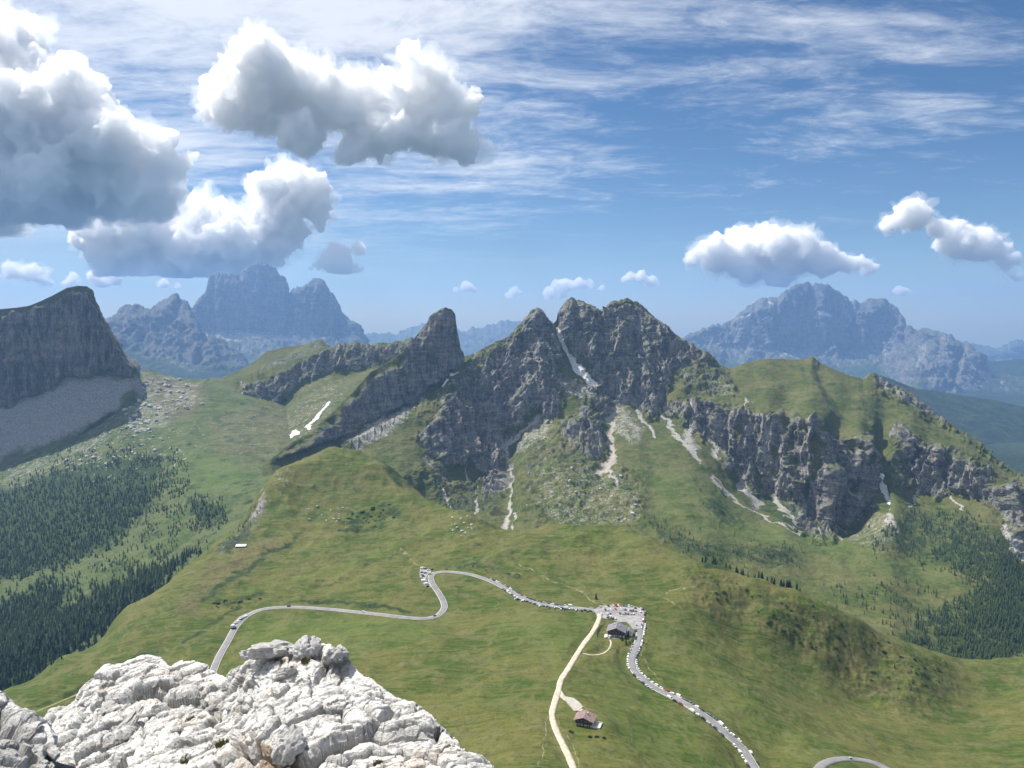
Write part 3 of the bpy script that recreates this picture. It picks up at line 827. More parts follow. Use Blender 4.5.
layer('mountain_range', [CI_CREST, CI_FOOT, CI_BOT], 660, 1010, 0.75, 0.7, M_FAR, 0.75, back=(900, 600), wav=F_WAV, far=FAR, jag=1.2, seed=9, cliffs=CL_CI, steep=0.35,
      paint=far_paint(screes=(([(735,350),(800,353),(830,357),(800,362),(740,357)], .55), ([(840,352),(880,348),(900,355),(880,362),(850,360)], .5), ([(915,360),(930,345),(925,365),(918,376)], .6), ([(945,356),(985,372),(992,396),(984,392),(972,370)], .7), ([(896,375),(908,366),(905,380)], .4)),
                      snows=(([(817,313),(828,316),(832,315)], 2.6), ([(742,318),(750,316)], 1.5), ([(768,303),(772,305)], 1.4), ([(762,321),(768,318)], 1.3), ([(843,310),(846,312)], 1.2)), foot=[(660,360),(800,364),(880,366),(900,385),(990,402)]),
      carve=[([(850,303),(852,325),(848,350)], 3, 80), ([(812,288),(806,320),(800,350)], 3, 60), ([(745,313),(752,335),(745,350)], 3, 60), ([(777,299),(776,345)], 3, 50), ([(906,325),(900,355)], 3, 70), ([(832,295),(828,345)], 3, 50), ([(942,340),(935,365)], 3, 60), ([(962,350),(955,380)], 3, 60)])[0]['label'] = 'hazy blue massif with snow patches far behind the green shoulder'

J_CREST = [(880,375,5400),(915,388,5500),(935,391,5500),(965,396,5500),(992,400,5500),(1024,407,5450),(1110,425,5300)]
J_FOOT = [(880,440,4500),(960,450,4400),(1110,480,4300)]
J_BOT = [(880,500,3300),(960,520,3300),(1110,560,3200)]


def paint_wood(X, Y, cover, tint, W, pu, pv):
    cover[..., 0] = 0.0
    cover[..., 2] = 0.6 + 0.5 * fbm(W / 120, 4)


layer('hill_wooded', [J_CREST, J_FOOT, J_BOT], 880, 1110, 1.0, 0.9, M_WOODED, 0.7, far=1.35, back=(900, 400), wav=1.6, seed=10, paint=paint_wood)[0]['label'] = 'dark wooded hill beyond the green shoulder'
K_CREST = [(930,372,8800),(982,362,8700),(1000,361,8700),(1024,358.5,8700),(1060,352,8700),(1120,350,8700)]
K_FOOT = [(930,395,7900),(1024,385,7900),(1120,390,7900)]
K_BOT = [(930,440,6500),(1024,440,6500),(1120,440,6500)]
layer('hill_far', [K_CREST, K_FOOT, K_BOT], 930, 1120, 1.2, 1.0, M_WOODED, 0.6, far=1.6, back=(900, 400), wav=2.5, seed=11,
      paint=lambda X, Y, c, t, W, pu, pv: (paint_wood(X, Y, c, t, W, pu, pv), put(c[..., 0], sstep(Y, 372, 380) * (1 - sstep(Y, 392, 400)), 0.7)))
Q_CREST = [(925,350,16000),(950,344,16000),(962,342,16000),(982,345.6,16000),(996,349,16000),(1009,344,16000),(1017.6,339,16000),(1024,342,16000),(1040,346,16000),(1070,340,16000),(1120,350,16000)]
layer('mountain_horizon', [Q_CREST, [(925,358,15000),(1120,360,15000)], [(925,390,13000),(1120,390,13000)]], 925, 1120, 1.2, 1.0, M_FAR, 0.6, back=(900, 500), wav=4, far=FAR, jag=1.2, seed=12, paint=far_paint())
H_CREST = [(330,350,16500),(345,341,16500),(360,335,16500),(380,333,16500),(395,335,16500),(404,331,16500),(412,328,16500),(422,325,16500),(440,326,16000),(458,330,15500),(466,331.5,15500),(472,328,15500),(480,329,15500),(488,326,15500),(495,325.5,15500),(502,322,15500),(510,321.5,15500),(520,322,15500),(540,326,15500),(570,332,15500),(600,335,15500),(660,345,15500),(700,350,15500)]
layer('mountain_skyline', [H_CREST, [(330,358,14500),(460,350,14500),(700,365,14500)], [(330,390,12000),(460,385,12000),(700,390,12000)]], 330, 700, 1.0, 0.9, M_FAR, 0.6, back=(900, 500), wav=4, far=FAR, jag=1.2, seed=13, paint=far_paint())[0]['label'] = 'faint blue mountains on the skyline between the tower and the massif'

# lowland reaching to the horizon
def lowland():
    ang = np.linspace(0, 2 * math.pi, 181)
    rad = np.concatenate([np.linspace(2600, 9000, 30), np.linspace(9300, 24000, 44)])
    A, Rr = np.meshgrid(ang, rad)
    P = np.stack([Rr * np.sin(A), Rr * np.cos(A), -640 - np.maximum(Rr - 5000, 0) * 0.028], -1)
    P[..., 2] += 160 * fbm(P / 2600, 4)
    cover = np.zeros((*A.shape, 4), np.float32)
    cover[..., 2] = 0.55 + 0.5 * fbm(P / 900, 4)
    tint = np.zeros((*A.shape, 4), np.float32)
    o = grid_mesh('ground_lowland', P, M_WOODED, {'cover': cover, 'tint': tint}, flip=True)
    structure(o, 'hazy lowland behind the mountains')


lowland()
# ------------------------------------------------------------------ the grassy pass
GCTRL = [  # pixel column, pixel row, depth
    # crest against the wooded valley and the knolls
    (-120, 770, 700), (-60, 725, 760), (0, 690, 800), (60, 655, 880), (120, 612, 1000), (180, 572, 1120), (215, 545, 1220), (245, 520, 1320), (256, 495, 1410), (275, 468, 1470),
    (300, 455, 1500), (330, 448, 1510), (360, 450, 1510), (385, 462, 1490), (405, 480, 1440), (425, 497, 1380), (445, 509, 1290), (470, 513, 1270), (500, 530, 1230), (530, 529, 1220), (560, 523, 1215), (600, 525, 1200), (625, 529, 1170), (655, 540, 1125),
    (690, 556, 1070), (730, 566, 1015), (760, 573, 990), (800, 588, 970), (830, 602, 957), (860, 618, 950), (900, 640, 955), (930, 652, 970), (960, 661, 990), (990, 661, 1015), (1024, 658, 1030), (1100, 668, 1020),
    # knoll faces
    (380, 505, 1330), (395, 498, 1345), (370, 530, 1240), (330, 520, 1290), (290, 520, 1270), (300, 490, 1400), (340, 480, 1420), (400, 530, 1210), (430, 540, 1160), (260, 540, 1180),
    # the meadow
    (430, 575, 1000), (500, 583, 965), (545, 600, 905), (600, 612, 867), (640, 615, 868), (440, 612, 895), (320, 610, 905), (260, 611, 900), (235, 628, 860), (215, 668, 770), (150, 640, 850), (241, 546, 1150), (300, 580, 1010), (350, 545, 1140),
    (480, 600, 915), (560, 565, 1030), (600, 570, 1020), (650, 575, 985), (640, 650, 775), (635, 675, 722), (690, 700, 680), (720, 725, 640), (750, 765, 600), (585, 722, 585), (575, 690, 645), (560, 768, 510), (480, 740, 560), (450, 690, 665), (450, 640, 785), (520, 650, 750), (400, 768, 520),
    (350, 680, 690), (300, 640, 800), (850, 760, 630), (760, 700, 720), (700, 640, 830), (740, 610, 925), (740, 645, 860), (800, 640, 900), (800, 680, 835), (860, 690, 860), (880, 660, 915), (850, 650, 908), (950, 700, 875), (950, 740, 770), (1024, 768, 700), (1024, 710, 850), (900, 768, 660), (1000, 690, 920),
    (100, 705, 750), (30, 715, 715), (100, 768, 570), (20, 768, 590), (250, 768, 545), (-100, 800, 560), (1100, 768, 690), (1100, 710, 850), (680, 768, 555), (1150, 690, 950),
]
GRAW = [  # x/y, y, height for what the photo does not show
    (-0.8, 300, 96), (-0.3, 300, 140), (0.1, 300, 150), (0.45, 300, 110), (0.9, 300, 60), (-0.8, 120, 225), (0, 120, 235), (0.8, 120, 205), (-0.5, 40, 300), (0.5, 40, 296), (0, 40, 306),
    (-0.62, 1000, -230), (-0.50, 1200, -200), (-0.42, 1330, -150), (-0.345, 1480, -90), (-0.30, 1640, -60), (-0.22, 1720, -40), (-0.16, 1640, -20), (-0.10, 1500, -60), (-0.03, 1400, -80), (0.05, 1400, -90), (0.15, 1350, -90), (0.23, 1230, -110), (0.33, 1060, -90), (0.43, 1050, -130), (0.33, 1180, -190), (0.43, 1160, -210), (0.55, 1160, -210), (0.66, 1180, -220), (0.8, 1180, -230),
    (-0.9, 900, -240), (-0.62, 1500, -330), (-0.45, 1900, -330), (-0.2, 2000, -200), (0.0, 1800, -240), (0.25, 1700, -280), (0.5, 1600, -320), (0.8, 1500, -320), (-0.9, 1500, -330),
]


def _fit():
    pts, z = [], []
    for u, v, D in GCTRL:
        p = world_pt(u, v, D)
        pts.append((p[0] / p[1], math.log(p[1]) * 0.55))
        z.append(p[2])
    for t, y, h in GRAW:
        pts.append((t, math.log(y) * 0.55))
        z.append(h)
    pts, z = np.array(pts), np.array(z)
    d = np.sqrt(((pts[:, None] - pts[None]) ** 2).sum(-1) + 0.018 ** 2)
    n = len(pts)
    A = np.zeros((n + 3, n + 3))
    A[:n, :n] = d + np.eye(n) * -2e-3
    A[:n, n:] = np.c_[np.ones(n), pts]
    A[n:, :n] = A[:n, n:].T
    w = np.linalg.solve(A, np.r_[z, 0, 0, 0])
    return pts, w


_GP, _GW = _fit()
_TT = np.linspace(-1.3, 1.3, 521)
_LL = np.linspace(math.log(20), math.log(2200), 620)


def _table():
    T, L = np.meshgrid(_TT, _LL * 0.55)
    q = np.stack([T.ravel(), L.ravel()], -1)
    out = np.zeros(len(q))
    for i in range(0, len(q), 20000):
        d = np.sqrt(((q[i:i + 20000, None] - _GP[None]) ** 2).sum(-1) + 0.018 ** 2)
        out[i:i + 20000] = d @ _GW[:-3] + _GW[-3] + q[i:i + 20000] @ _GW[-2:]
    return out.reshape(T.shape)


_TAB = blur2(_table(), 3)


def g_base(x, y):
    x, y = np.asarray(x, float), np.maximum(np.asarray(y, float), 21.0)
    a = np.clip((x / y - _TT[0]) / (_TT[1] - _TT[0]), 0, len(_TT) - 1.001)
    b = np.clip((np.log(y) - _LL[0]) / (_LL[1] - _LL[0]), 0, len(_LL) - 1.001)
    i, j = a.astype(int), b.astype(int)
    fa, fb = a - i, b - j
    return (_TAB[j, i] * (1 - fa) + _TAB[j, i + 1] * fa) * (1 - fb) + (_TAB[j + 1, i] * (1 - fa) + _TAB[j + 1, i + 1] * fa) * fb


def hit(u, v, fn=None, lo=60.0, hi=1900.0):
    """where the sight line of a pixel meets the pass: first crossing"""
    fn = fn or g_base
    tx, tz = ray(u, v)
    ys = np.geomspace(lo, hi, 1500)
    d = CAMZ + tz * ys - fn(tx * ys, ys)
    k = np.argmax(d < 0)
    if d[k] >= 0:
        k = int(np.argmin(d))
        y = ys[k]
    else:
        a, b_ = ys[max(k - 1, 0)], ys[k]
        da, db = d[max(k - 1, 0)], d[k]
        y = a + (b_ - a) * da / (da - db + 1e-9)
    return np.array([tx * y, y, float(fn(tx * y, y))])


def smooth_line(pts, step):
    """catmull-rom through points, resampled evenly"""
    pts = np.asarray(pts, float)
    p = np.vstack([2 * pts[0] - pts[1], pts, 2 * pts[-1] - pts[-2]])
    out = []
    for i in range(1, len(p) - 2):
        for t in np.linspace(0, 1, 24, endpoint=False):
            out.append(0.5 * (2 * p[i] + (p[i + 1] - p[i - 1]) * t + (2 * p[i - 1] - 5 * p[i] + 4 * p[i + 1] - p[i + 2]) * t ** 2 + (3 * p[i] - p[i - 1] - 3 * p[i + 1] + p[i + 2]) * t ** 3))
    out.append(p[-2])
    out = np.array(out)
    s = np.r_[0, np.cumsum(np.linalg.norm(np.diff(out[:, :2], axis=0), axis=1))]
    n = max(2, int(s[-1] / step))
    q = np.linspace(0, s[-1], n)
    return np.stack([np.interp(q, s, out[:, k]) for k in range(out.shape[1])], -1)


def pix_line(pix, step=4.0):
    pts = smooth_line([hit(u, v) for u, v in pix], step)
    z = pts[:, 2]
    for _ in range(12):
        z = np.r_[z[0], (z[:-2] + z[1:-1] * 2 + z[2:]) / 4, z[-1]]
    pts[:, 2] = z
    return pts


ROAD_PIX = dict(
    main_road=[(206, 690), (212, 674), (219, 657), (228, 641), (236, 627), (247, 616), (262, 609.5), (280, 607.5), (300, 607.5), (330, 609.5), (370, 613.5), (405, 617.5), (425, 618.5), (437, 616), (444, 608.5), (443, 601), (438, 592), (432, 583), (431, 576), (437, 572.5), (450, 571.8), (470, 574.5), (490, 581), (508, 590), (522, 598), (540, 604), (560, 607), (580, 608.5), (600, 611), (622, 612.5), (636, 614), (641, 620), (640, 632), (637, 645), (632.5, 657), (633, 668), (640, 677), (655, 688), (680, 701), (705, 716), (728, 735), (744, 752), (757, 773), (765, 790)],
    lower_road=[(812, 785), (818, 770), (826, 763), (840, 759), (858, 759.5), (874, 764), (890, 772), (910, 784)],
)
TRACK_PIX = dict(
    gravel_track=[(600, 614), (598, 622), (592, 633), (583, 645), (576, 656), (568, 669), (561, 680), (558, 692), (554, 705), (552, 716), (556, 730), (563, 745), (570, 760), (577, 778)],
    chalet_drive=[(559, 691), (563, 697), (571, 702), (577, 707), (581, 711)],
    footpath=[(583, 653.5), (592, 655), (602, 654), (609, 649), (611, 643), (610, 640)],
    valley_path=[(36, 712), (60, 702), (90, 689), (110, 680)],
)
ROADS = {k: pix_line(v) for k, v in ROAD_PIX.items()}
TRACKS = {k: pix_line(v, 2.5) for k, v in TRACK_PIX.items()}
LOT_PIX = [(594, 610), (600, 606.5), (616, 605), (632, 606), (645, 608.5), (646, 613), (643, 618), (640, 629), (633, 630), (630, 625), (626, 622), (618, 622), (612, 619), (604, 618), (597, 616)]
LOT = np.array([hit(u, v) for u, v in LOT_PIX])
BAY_PIX = [(431, 570.5), (424, 567.5), (420, 569), (419.5, 575), (421.5, 581), (425, 586), (430, 588), (433, 585), (431, 577)]
BAY = np.array([hit(u, v) for u, v in BAY_PIX])
LAYBY_PIX = [(247, 613), (239, 617), (231, 625), (231, 631), (235, 630), (240, 624)]
LAYBY = np.array([hit(u, v) for u, v in LAYBY_PIX])
ROADW = 8.0


def line_height(x, y, line):
    """distance to a line and its height at the nearest point"""
    best = np.full(x.shape, 1e9)
    zz = np.zeros(x.shape)
    for k in range(len(line) - 1):
        ax, ay, az = line[k]
        bx, by, bz = line[k + 1]
        m = (x > min(ax, bx) - 30) & (x < max(ax, bx) + 30) & (y > min(ay, by) - 30) & (y < max(ay, by) + 30)
        if not m.any():
            continue
        X, Y = x[m], y[m]
        dx, dy = bx - ax, by - ay
        t = np.clip(((X - ax) * dx + (Y - ay) * dy) / (dx * dx + dy * dy + 1e-9), 0, 1)
        d = np.hypot(X - ax - t * dx, Y - ay - t * dy)
        b0 = best[m]
        up = d < b0
        best[m] = np.where(up, d, b0)
        zz[m] = np.where(up, az + t * (bz - az), zz[m])
    return best, zz


def fit_plane(P):
    A = np.c_[P[:, 0], P[:, 1], np.ones(len(P))]
    c = np.linalg.lstsq(A, P[:, 2], rcond=None)[0]
    return c


LOTS = [(LOT, fit_plane(LOT)), (BAY, fit_plane(BAY)), (LAYBY, fit_plane(LAYBY))]
_rod = np.concatenate([ROADS['main_road'][:, :]])
PADS = []      # (x, y, radius, height) level pads under buildings, filled below
for _n, (_u, _v), _r in (('chalet', (585, 723), 15.0), ('lodge', (618, 634), 19.0), ('barn', (241, 547), 9.0)):
    _p = hit(_u, _v)
    PADS.append((_p[0], _p[1], _r, _p[2]))


def g_full(x, y):
    """the finished ground: base, swells, and the beds of roads, lots and buildings"""
    x, y = np.asarray(x, float), np.asarray(y, float)
    shp = x.shape
    x, y = np.atleast_1d(x).ravel(), np.atleast_1d(y).ravel()
    z = g_base(x, y)
    q = np.stack([x, y, 0 * x], -1)
    fade = sstep(y, 150, 450)
    sw = fbm(q / 130, 4) * 7 + fbm(q / 38 + 3, 4) * 2.4 + fbm(q / 11 + 8, 3) * 0.7 + (fbm(q / 90 + 21, 4, 0.55, ridged=True) - 0.3) * (2.8 + 4.5 * sstep(y, 880, 1150))
    rug = _rug(x, y)
    sw = sw + rug * (fbm(q / np.array([60, 60, 1]), 4, 0.55, ridged=True) * 5.5 + fbm(q / 18, 3, 0.6, ridged=True) * 1.6)
    near = np.full(x.shape, 1e9)
    zr = np.zeros(x.shape)
    for ln in list(ROADS.values()):
        d, zz = line_height(x, y, ln)
        d = np.maximum(d - ROADW * 0.5 - 1.5, 0)
        up = d < near
        near, zr = np.where(up, d, near), np.where(up, zz, zr)
    for ln in TRACKS.values():
        d, zz = line_height(x, y, ln)
        d = np.maximum(d - 2.5, 0) * 1.6
        up = d < near
        near, zr = np.where(up, d, near), np.where(up, zz, zr)
    for P, c in LOTS:
        mm = (np.abs(x - P[:, 0].mean()) < 120) & (np.abs(y - P[:, 1].mean()) < 120)
        if mm.any():
            X, Y = x[mm], y[mm]
            ins = poly_in(X, Y, P[:, :2], 0.01)
            d, _ = seg_dist(X, Y, np.vstack([P[:, :2], P[:1, :2]]))
            d = np.where(ins > 0.5, 0, d)
            zz = c[0] * X + c[1] * Y + c[2]
            up = d < near[mm]
            n0, z0 = near[mm], zr[mm]
            near[mm] = np.where(up, d, n0)
            zr[mm] = np.where(up, zz, z0)
    for px_, py_, r_, pz_ in PADS:
        d = np.maximum(np.hypot(x - px_, y - py_) - r_, 0)
        up = d < near
        near, zr = np.where(up, d, near), np.where(up, pz_, zr)
    k = 1 - sstep(near, 0, 14)
    z = z + sw * fade
    z = z * (1 - k) + zr * k
    return z.reshape(shp)


RUG_POLY = [hit(u, v)[:2] for u, v in [(680, 562), (740, 580), (830, 612), (900, 648), (945, 662), (960, 690), (915, 712), (860, 700), (800, 660), (740, 625), (690, 610)]]
RUG_KNOLL = [hit(u, v)[:2] for u, v in [(335, 512), (380, 508), (398, 502), (392, 525), (350, 535), (322, 530)]]
RUG_CLIFF = [hit(u, v)[:2] for u, v in [(262, 488), (258, 508), (245, 525), (228, 540), (212, 551), (225, 553), (252, 535), (268, 515), (272, 495)]]


def _rug(x, y):
    r = np.maximum(poly_in(x, y, RUG_POLY, 25), 0.6 * poly_in(x, y, RUG_KNOLL, 20))
    return np.maximum(r, poly_in(x, y, RUG_CLIFF, 12))


def paint_pass(x, y, P):
    u, v = to_pix(P)
    wob = fbm(P / 30, 4) * 7
    X, Y = u + wob, v + np.roll(wob, 11, 1)
    cover = np.zeros((*x.shape, 4), np.float32)
    tint = np.zeros((*x.shape, 4), np.float32)
    rock, scree, scrub = cover[..., 0], cover[..., 1], cover[..., 2]
    n1 = fbm(P / 25, 4)
    n2 = fbm(P / 9 + 7, 4)
    # rocky outcrops
    put(rock, poly_in(X, Y, [(262,486),(257,508),(246,525),(228,540),(210,552),(222,555),(250,538),(266,518),(268,495)], 4), 1.0)
    put(scrub, poly_in(X, Y, [(250,500),(246,525),(228,540),(210,552),(230,552),(250,535)], 4), 0.85)  # scrub tone darkens the crag, painted in place of its shading
    put(scree, poly_in(X, Y, [(275,470),(292,468),(290,485),(278,495),(270,490)], 4), 0.35)
    hill = poly_in(X, Y, [(680,558),(740,572),(830,606),(900,644),(945,660),(975,690),(915,715),(860,700),(800,660),(740,628),(690,612)], 12)
    put(tint[..., 0], hill, 0.5)  # brownish turf, deepened as painted shade of the slope turned from the sun
    put(scrub, hill * np.clip(0.25 + 1.3 * n1, 0, 1), 0.5)
    put(rock, hill * np.clip(n2 * 2.4 - 0.3, 0, 1), 0.6)
    put(scrub, poly_in(X, Y, [(690,545),(720,550),(800,560),(812,570),(760,575),(700,566)], 5), 0.75)
    put(scrub, poly_in(X, Y, [(905,655),(945,665),(958,685),(925,705),(880,700),(895,675)], 8) * np.clip(.5+1.5*n1,0,1), 0.6)
    put(scrub, poly_in(X, Y, [(322,524),(345,512),(372,506),(400,500),(408,510),(388,530),(345,540)], 9) * np.clip(.6 + 1.4 * n1, 0, 1), 0.75)  # scrub tone also paints in the shading of the knoll's dark face
    put(scrub, poly_in(X, Y, [(296,486),(340,476),(372,482),(360,496),(310,500)], 9) * np.clip(.4 + 1.6 * n1, 0, 1), 0.6)
    put(scrub, poly_in(X, Y, [(430,500),(455,512),(500,520),(500,530),(450,528)], 8) * np.clip(.3 + 1.6 * n2, 0, 1), 0.55)
    put(scrub, np.clip(n1 * 2.2 - .25, 0, 1) * sstep(Y, 640, 600), 0.5)
    put(scrub, poly_in(X, Y, [(383,455),(395,468),(405,485),(398,490),(385,470)], 4), 0.7)  # dark gully line, part of the knoll shading painted as scrub
    put(tint[..., 0], poly_in(X, Y, [(300,470),(370,465),(400,490),(380,500),(340,500),(310,520),(290,500)], 10), 0.42)
    put(tint[..., 0], poly_in(X, Y, [(215,560),(260,535),(290,535),(280,555),(250,575),(215,600),(180,620),(160,620)], 8), 0.7)
    put(scrub, streak(X, Y, [(300,533),(288,545),(268,553),(250,570),(225,583),(205,600)], 3, 5), 0.62)
    put(scrub, streak(X, Y, [(205,598),(225,602),(245,600),(262,592)], 6, 5), 0.55)
    put(scrub, streak(X, Y, [(285,603),(320,602),(380,608),(425,612)], 3.2, 2.4), 0.62)
    put(scrub, streak(X, Y, [(180,640),(200,632),(222,618),(240,606)], 4, 3), 0.62)
    put(scrub, streak(X, Y, [(60,700),(90,682),(130,662),(160,650)], 5, 8), 0.55)
    put(scrub, streak(X, Y, [(460,565),(490,568),(520,578)], 5, 4), 0.5)
    put(rock, streak(X, Y, [(460,562),(490,566),(525,575)], 7, 5) * np.clip(n2 * 3, 0, 1), 0.8)
    put(rock, poly_in(X, Y, [(440,515),(480,518),(478,535),(455,540)], 6) * np.clip(n2 * 3, 0, 1), 0.9)
    put(rock, poly_in(X, Y, [(305,505),(350,505),(345,530),(310,525)], 6) * np.clip(n2 * 3, 0, 1), 0.9)
    put(tint[..., 1], streak(X, Y, [(250,590),(300,578),(350,565),(400,545),(430,530)], 4, 3), 0.7)
    put(scrub, streak(X, Y, [(330,585),(350,570),(380,558),(410,552)], 2, 1.2), 0.5)
    put(tint[..., 1], poly_in(X, Y, [(240,620),(330,612),(440,620),(430,640),(330,660),(250,660)], 12), 0.65)
    put(tint[..., 1], poly_in(X, Y, [(500,612),(598,614),(590,640),(560,680),(540,660),(500,630)], 14), 0.55)
    put(tint[..., 1], poly_in(X, Y, [(600,660),(632,650),(635,680),(690,720),(740,768),(650,768),(600,720)], 14), 0.5)
    put(tint[..., 1], poly_in(X, Y, [(645,620),(700,650),(760,700),(860,768),(780,768),(700,705),(650,670)], 14), 0.45)
    put(tint[..., 1], poly_in(X, Y, [(560,530),(640,532),(660,545),(600,545)], 8), 0.6)
    put(tint[..., 0], np.clip(fbm(P / 60 + 31, 3) * 1.6, 0, 1), 0.3)
    for pts, w0 in (([(560,582),(580,592),(598,606)], 0.9), ([(400,548),(412,560),(420,568)], 0.8), ([(650,600),(668,592),(690,585),(700,584)], 0.9), ([(540,768),(545,735),(550,718)], 0.9), ([(580,768),(572,745),(566,735)], 0.9), ([(645,622),(642,640),(640,655),(650,670),(664,682)], 0.9), ([(665,600),(690,612),(700,616)], .8), ([(520,565),(545,578),(560,583)], .7), ([(604,606),(600,599)], .8)):
        put(tint[..., 2], streak(X, Y, pts, w0 * 0.9), 0.50)
    return cover, tint


def make_ground():
    nc = 1560
    tt = np.concatenate([np.linspace(-1.25, -0.72, 60, endpoint=False), np.linspace(-0.72, 0.72, nc), np.linspace(0.72, 1.25, 60)[1:]])
    yy = np.concatenate([np.geomspace(44, 440, 110, endpoint=False)])
    y = 440.0
    far = []
    while y < 2100:
        far.append(y)
        y += max(0.75 * y * y / (340 * 769.0) * 0.85, 0.6) if y < 1620 else 12
    yy = np.concatenate([yy, far])
    T, Y = np.meshgrid(tt, yy)
    X = T * Y
    Z = g_full(X, Y)
    P = np.stack([X, Y, Z], -1)
    cover, tint = paint_pass(X, Y, P)
    o = grid_mesh('ground', P, M_MEADOW, {'cover': cover, 'tint': tint}, flip=True)
    structure(o, 'grassy pass meadows with rocky knolls')
    print('ground', P.shape)
    return o


make_ground()
# ------------------------------------------------------------------ plain materials for built things
def flat_mat(name, col, rough=0.7, noise=0.25, scale=2.0, metal=0.0, spec=0.3, bump=0.0):
    m = bpy.data.materials.new(name)
    m.use_nodes = True
    b = NT(m.node_tree)
    co = b.n('ShaderNodeTexCoord').outputs['Object']
    n = b.noise(co, scale, 5, 0.65)
    c = b.mix(b.ramp(n, 0.35, 0.65), tuple(v * (1 - noise) for v in col), tuple(min(v * (1 + noise), 0.95) for v in col))
    ins = {'Base Color': c, 'Roughness': rough, 'Metallic': metal, 'Specular IOR Level': spec}
    if bump:
        ins['Normal'] = b.n('ShaderNodeBump', ins={'Strength': bump, 'Distance': 0.1, 'Height': n}).outputs[0]
    bs = b.n('ShaderNodeBsdfPrincipled', ins=ins)
    b.t.links.new(bs.outputs[0], b.n('ShaderNodeOutputMaterial').inputs['Surface'])
    return m


M_ASPH = flat_mat('worn_asphalt', (0.20, 0.195, 0.195), 0.9, 0.14, 0.12)
M_LOTG = flat_mat('pale_gravel_lot', (0.27, 0.26, 0.255), 0.95, 0.2, 0.2)
M_TRACK = flat_mat('limestone_gravel', (0.46, 0.405, 0.32), 0.95, 0.2, 0.25)
M_WOODD = flat_mat('dark_larch_boards', (0.075, 0.045, 0.03), 0.8, 0.3, 1.2)
M_PLAST = flat_mat('pale_plaster', (0.62, 0.60, 0.56), 0.85, 0.08, 0.6)
M_ROOFB = flat_mat('weathered_brown_roof', (0.21, 0.145, 0.135), 0.7, 0.25, 0.7)
M_ROOFG = flat_mat('grey_slate_roof', (0.17, 0.165, 0.175), 0.6, 0.25, 0.7)
M_METAL = flat_mat('pale_sheet_metal', (0.70, 0.70, 0.69), 0.45, 0.06, 1.0)
M_GLASS = flat_mat('window_glass', (0.03, 0.035, 0.045), 0.12, 0.05, 1.0, spec=0.6)
M_STONEW = flat_mat('terrace_stone', (0.50, 0.48, 0.45), 0.9, 0.15, 0.8)
M_TYRE = flat_mat('tyre_rubber', (0.02, 0.02, 0.02), 0.85, 0.1, 3.0)


def mesh_obj(name, verts, faces, mats, parent=None, mi=None, smooth=False):
    me = bpy.data.meshes.new(name)
    me.from_pydata([tuple(map(float, v)) for v in verts], [], faces)
    for m in (mats if isinstance(mats, (list, tuple)) else [mats]):
        me.materials.append(m)
    if mi is not None:
        me.polygons.foreach_set('material_index', np.array(mi, np.int32))
    if smooth:
        me.polygons.foreach_set('use_smooth', np.ones(len(me.polygons), bool))
    me.update()
    o = bpy.data.objects.new(name, me)
    COL.objects.link(o)
    if parent:
        o.parent = parent
    return o


def box_vf(x0, x1, y0, y1, z0, z1, base=0):
    v = [(x0, y0, z0), (x1, y0, z0), (x1, y1, z0), (x0, y1, z0), (x0, y0, z1), (x1, y0, z1), (x1, y1, z1), (x0, y1, z1)]
    f = [(0, 3, 2, 1), (4, 5, 6, 7), (0, 1, 5, 4), (1, 2, 6, 5), (2, 3, 7, 6), (3, 0, 4, 7)]
    return v, [tuple(i + base for i in q) for q in f]


def boxes(name, lst, mat, parent=None):
    V, Fc = [], []
    for b_ in lst:
        v, f = box_vf(*b_, base=len(V))
        V += v
        Fc += f
    return mesh_obj(name, V, Fc, mat, parent)


def thing(o, label, cat, group=None):
    o['label'] = label
    o['category'] = cat
    if group:
        o['group'] = group
    return o


def empty(name, loc, rz=0.0):
    o = bpy.data.objects.new(name, None)
    o.location = loc
    o.rotation_euler = (0, 0, rz)
    COL.objects.link(o)
    return o


def gz(x, y):
    return float(g_full(np.array([x]), np.array([y]))[0])


# ------------------------------------------------------------------ roads, lots and tracks
def ribbon(name, line, width, mat, lift, seed=0):
    p = line.copy()
    t = np.gradient(p[:, :2], axis=0)
    t /= np.linalg.norm(t, axis=1, keepdims=True)
    nrm = np.stack([-t[:, 1], t[:, 0]], -1)
    wob = fbm(np.stack([p[:, 0], p[:, 1], p[:, 2] * 0 + seed], -1) / 14, 3) * 0.34 * width if 'track' in name or 'path' in name or 'drive' in name else np.zeros(len(p))
    off = [-0.5, -0.17, 0.17, 0.5]
    V = []
    hh = np.stack([g_full(p[:, 0] + nrm[:, 0] * k * width, p[:, 1] + nrm[:, 1] * k * width) for k in off]).max(0)
    zz = np.maximum(p[:, 2], hh)
    for k in off:
        ww = width + wob
        V.append(np.stack([p[:, 0] + nrm[:, 0] * k * ww, p[:, 1] + nrm[:, 1] * k * ww, zz + lift + 0.05 * (0.25 - k * k)], -1))
    P = np.stack([np.stack([V[0][:, 0], V[0][:, 1], V[0][:, 2] - 1.2], -1)] + V + [np.stack([V[-1][:, 0], V[-1][:, 1], V[-1][:, 2] - 1.2], -1)])
    o = grid_mesh(name, P, mat)
    return structure(o)


def apron(name, pts, mat, lift):
    c = fit_plane(pts)
    q = pts.copy()
    q[:, 2] = c[0] * q[:, 0] + c[1] * q[:, 1] + c[2]
    q[:, 2] = np.maximum(q[:, 2], g_full(q[:, 0], q[:, 1])) + lift
    n = len(q)
    V = list(q) + [(a, b_, d - 1.2) for a, b_, d in q]
    Fc = [tuple(range(n))] + [(i, i + n, (i + 1) % n + n, (i + 1) % n) for i in range(n)]
    return structure(mesh_obj(name, V, Fc, mat))


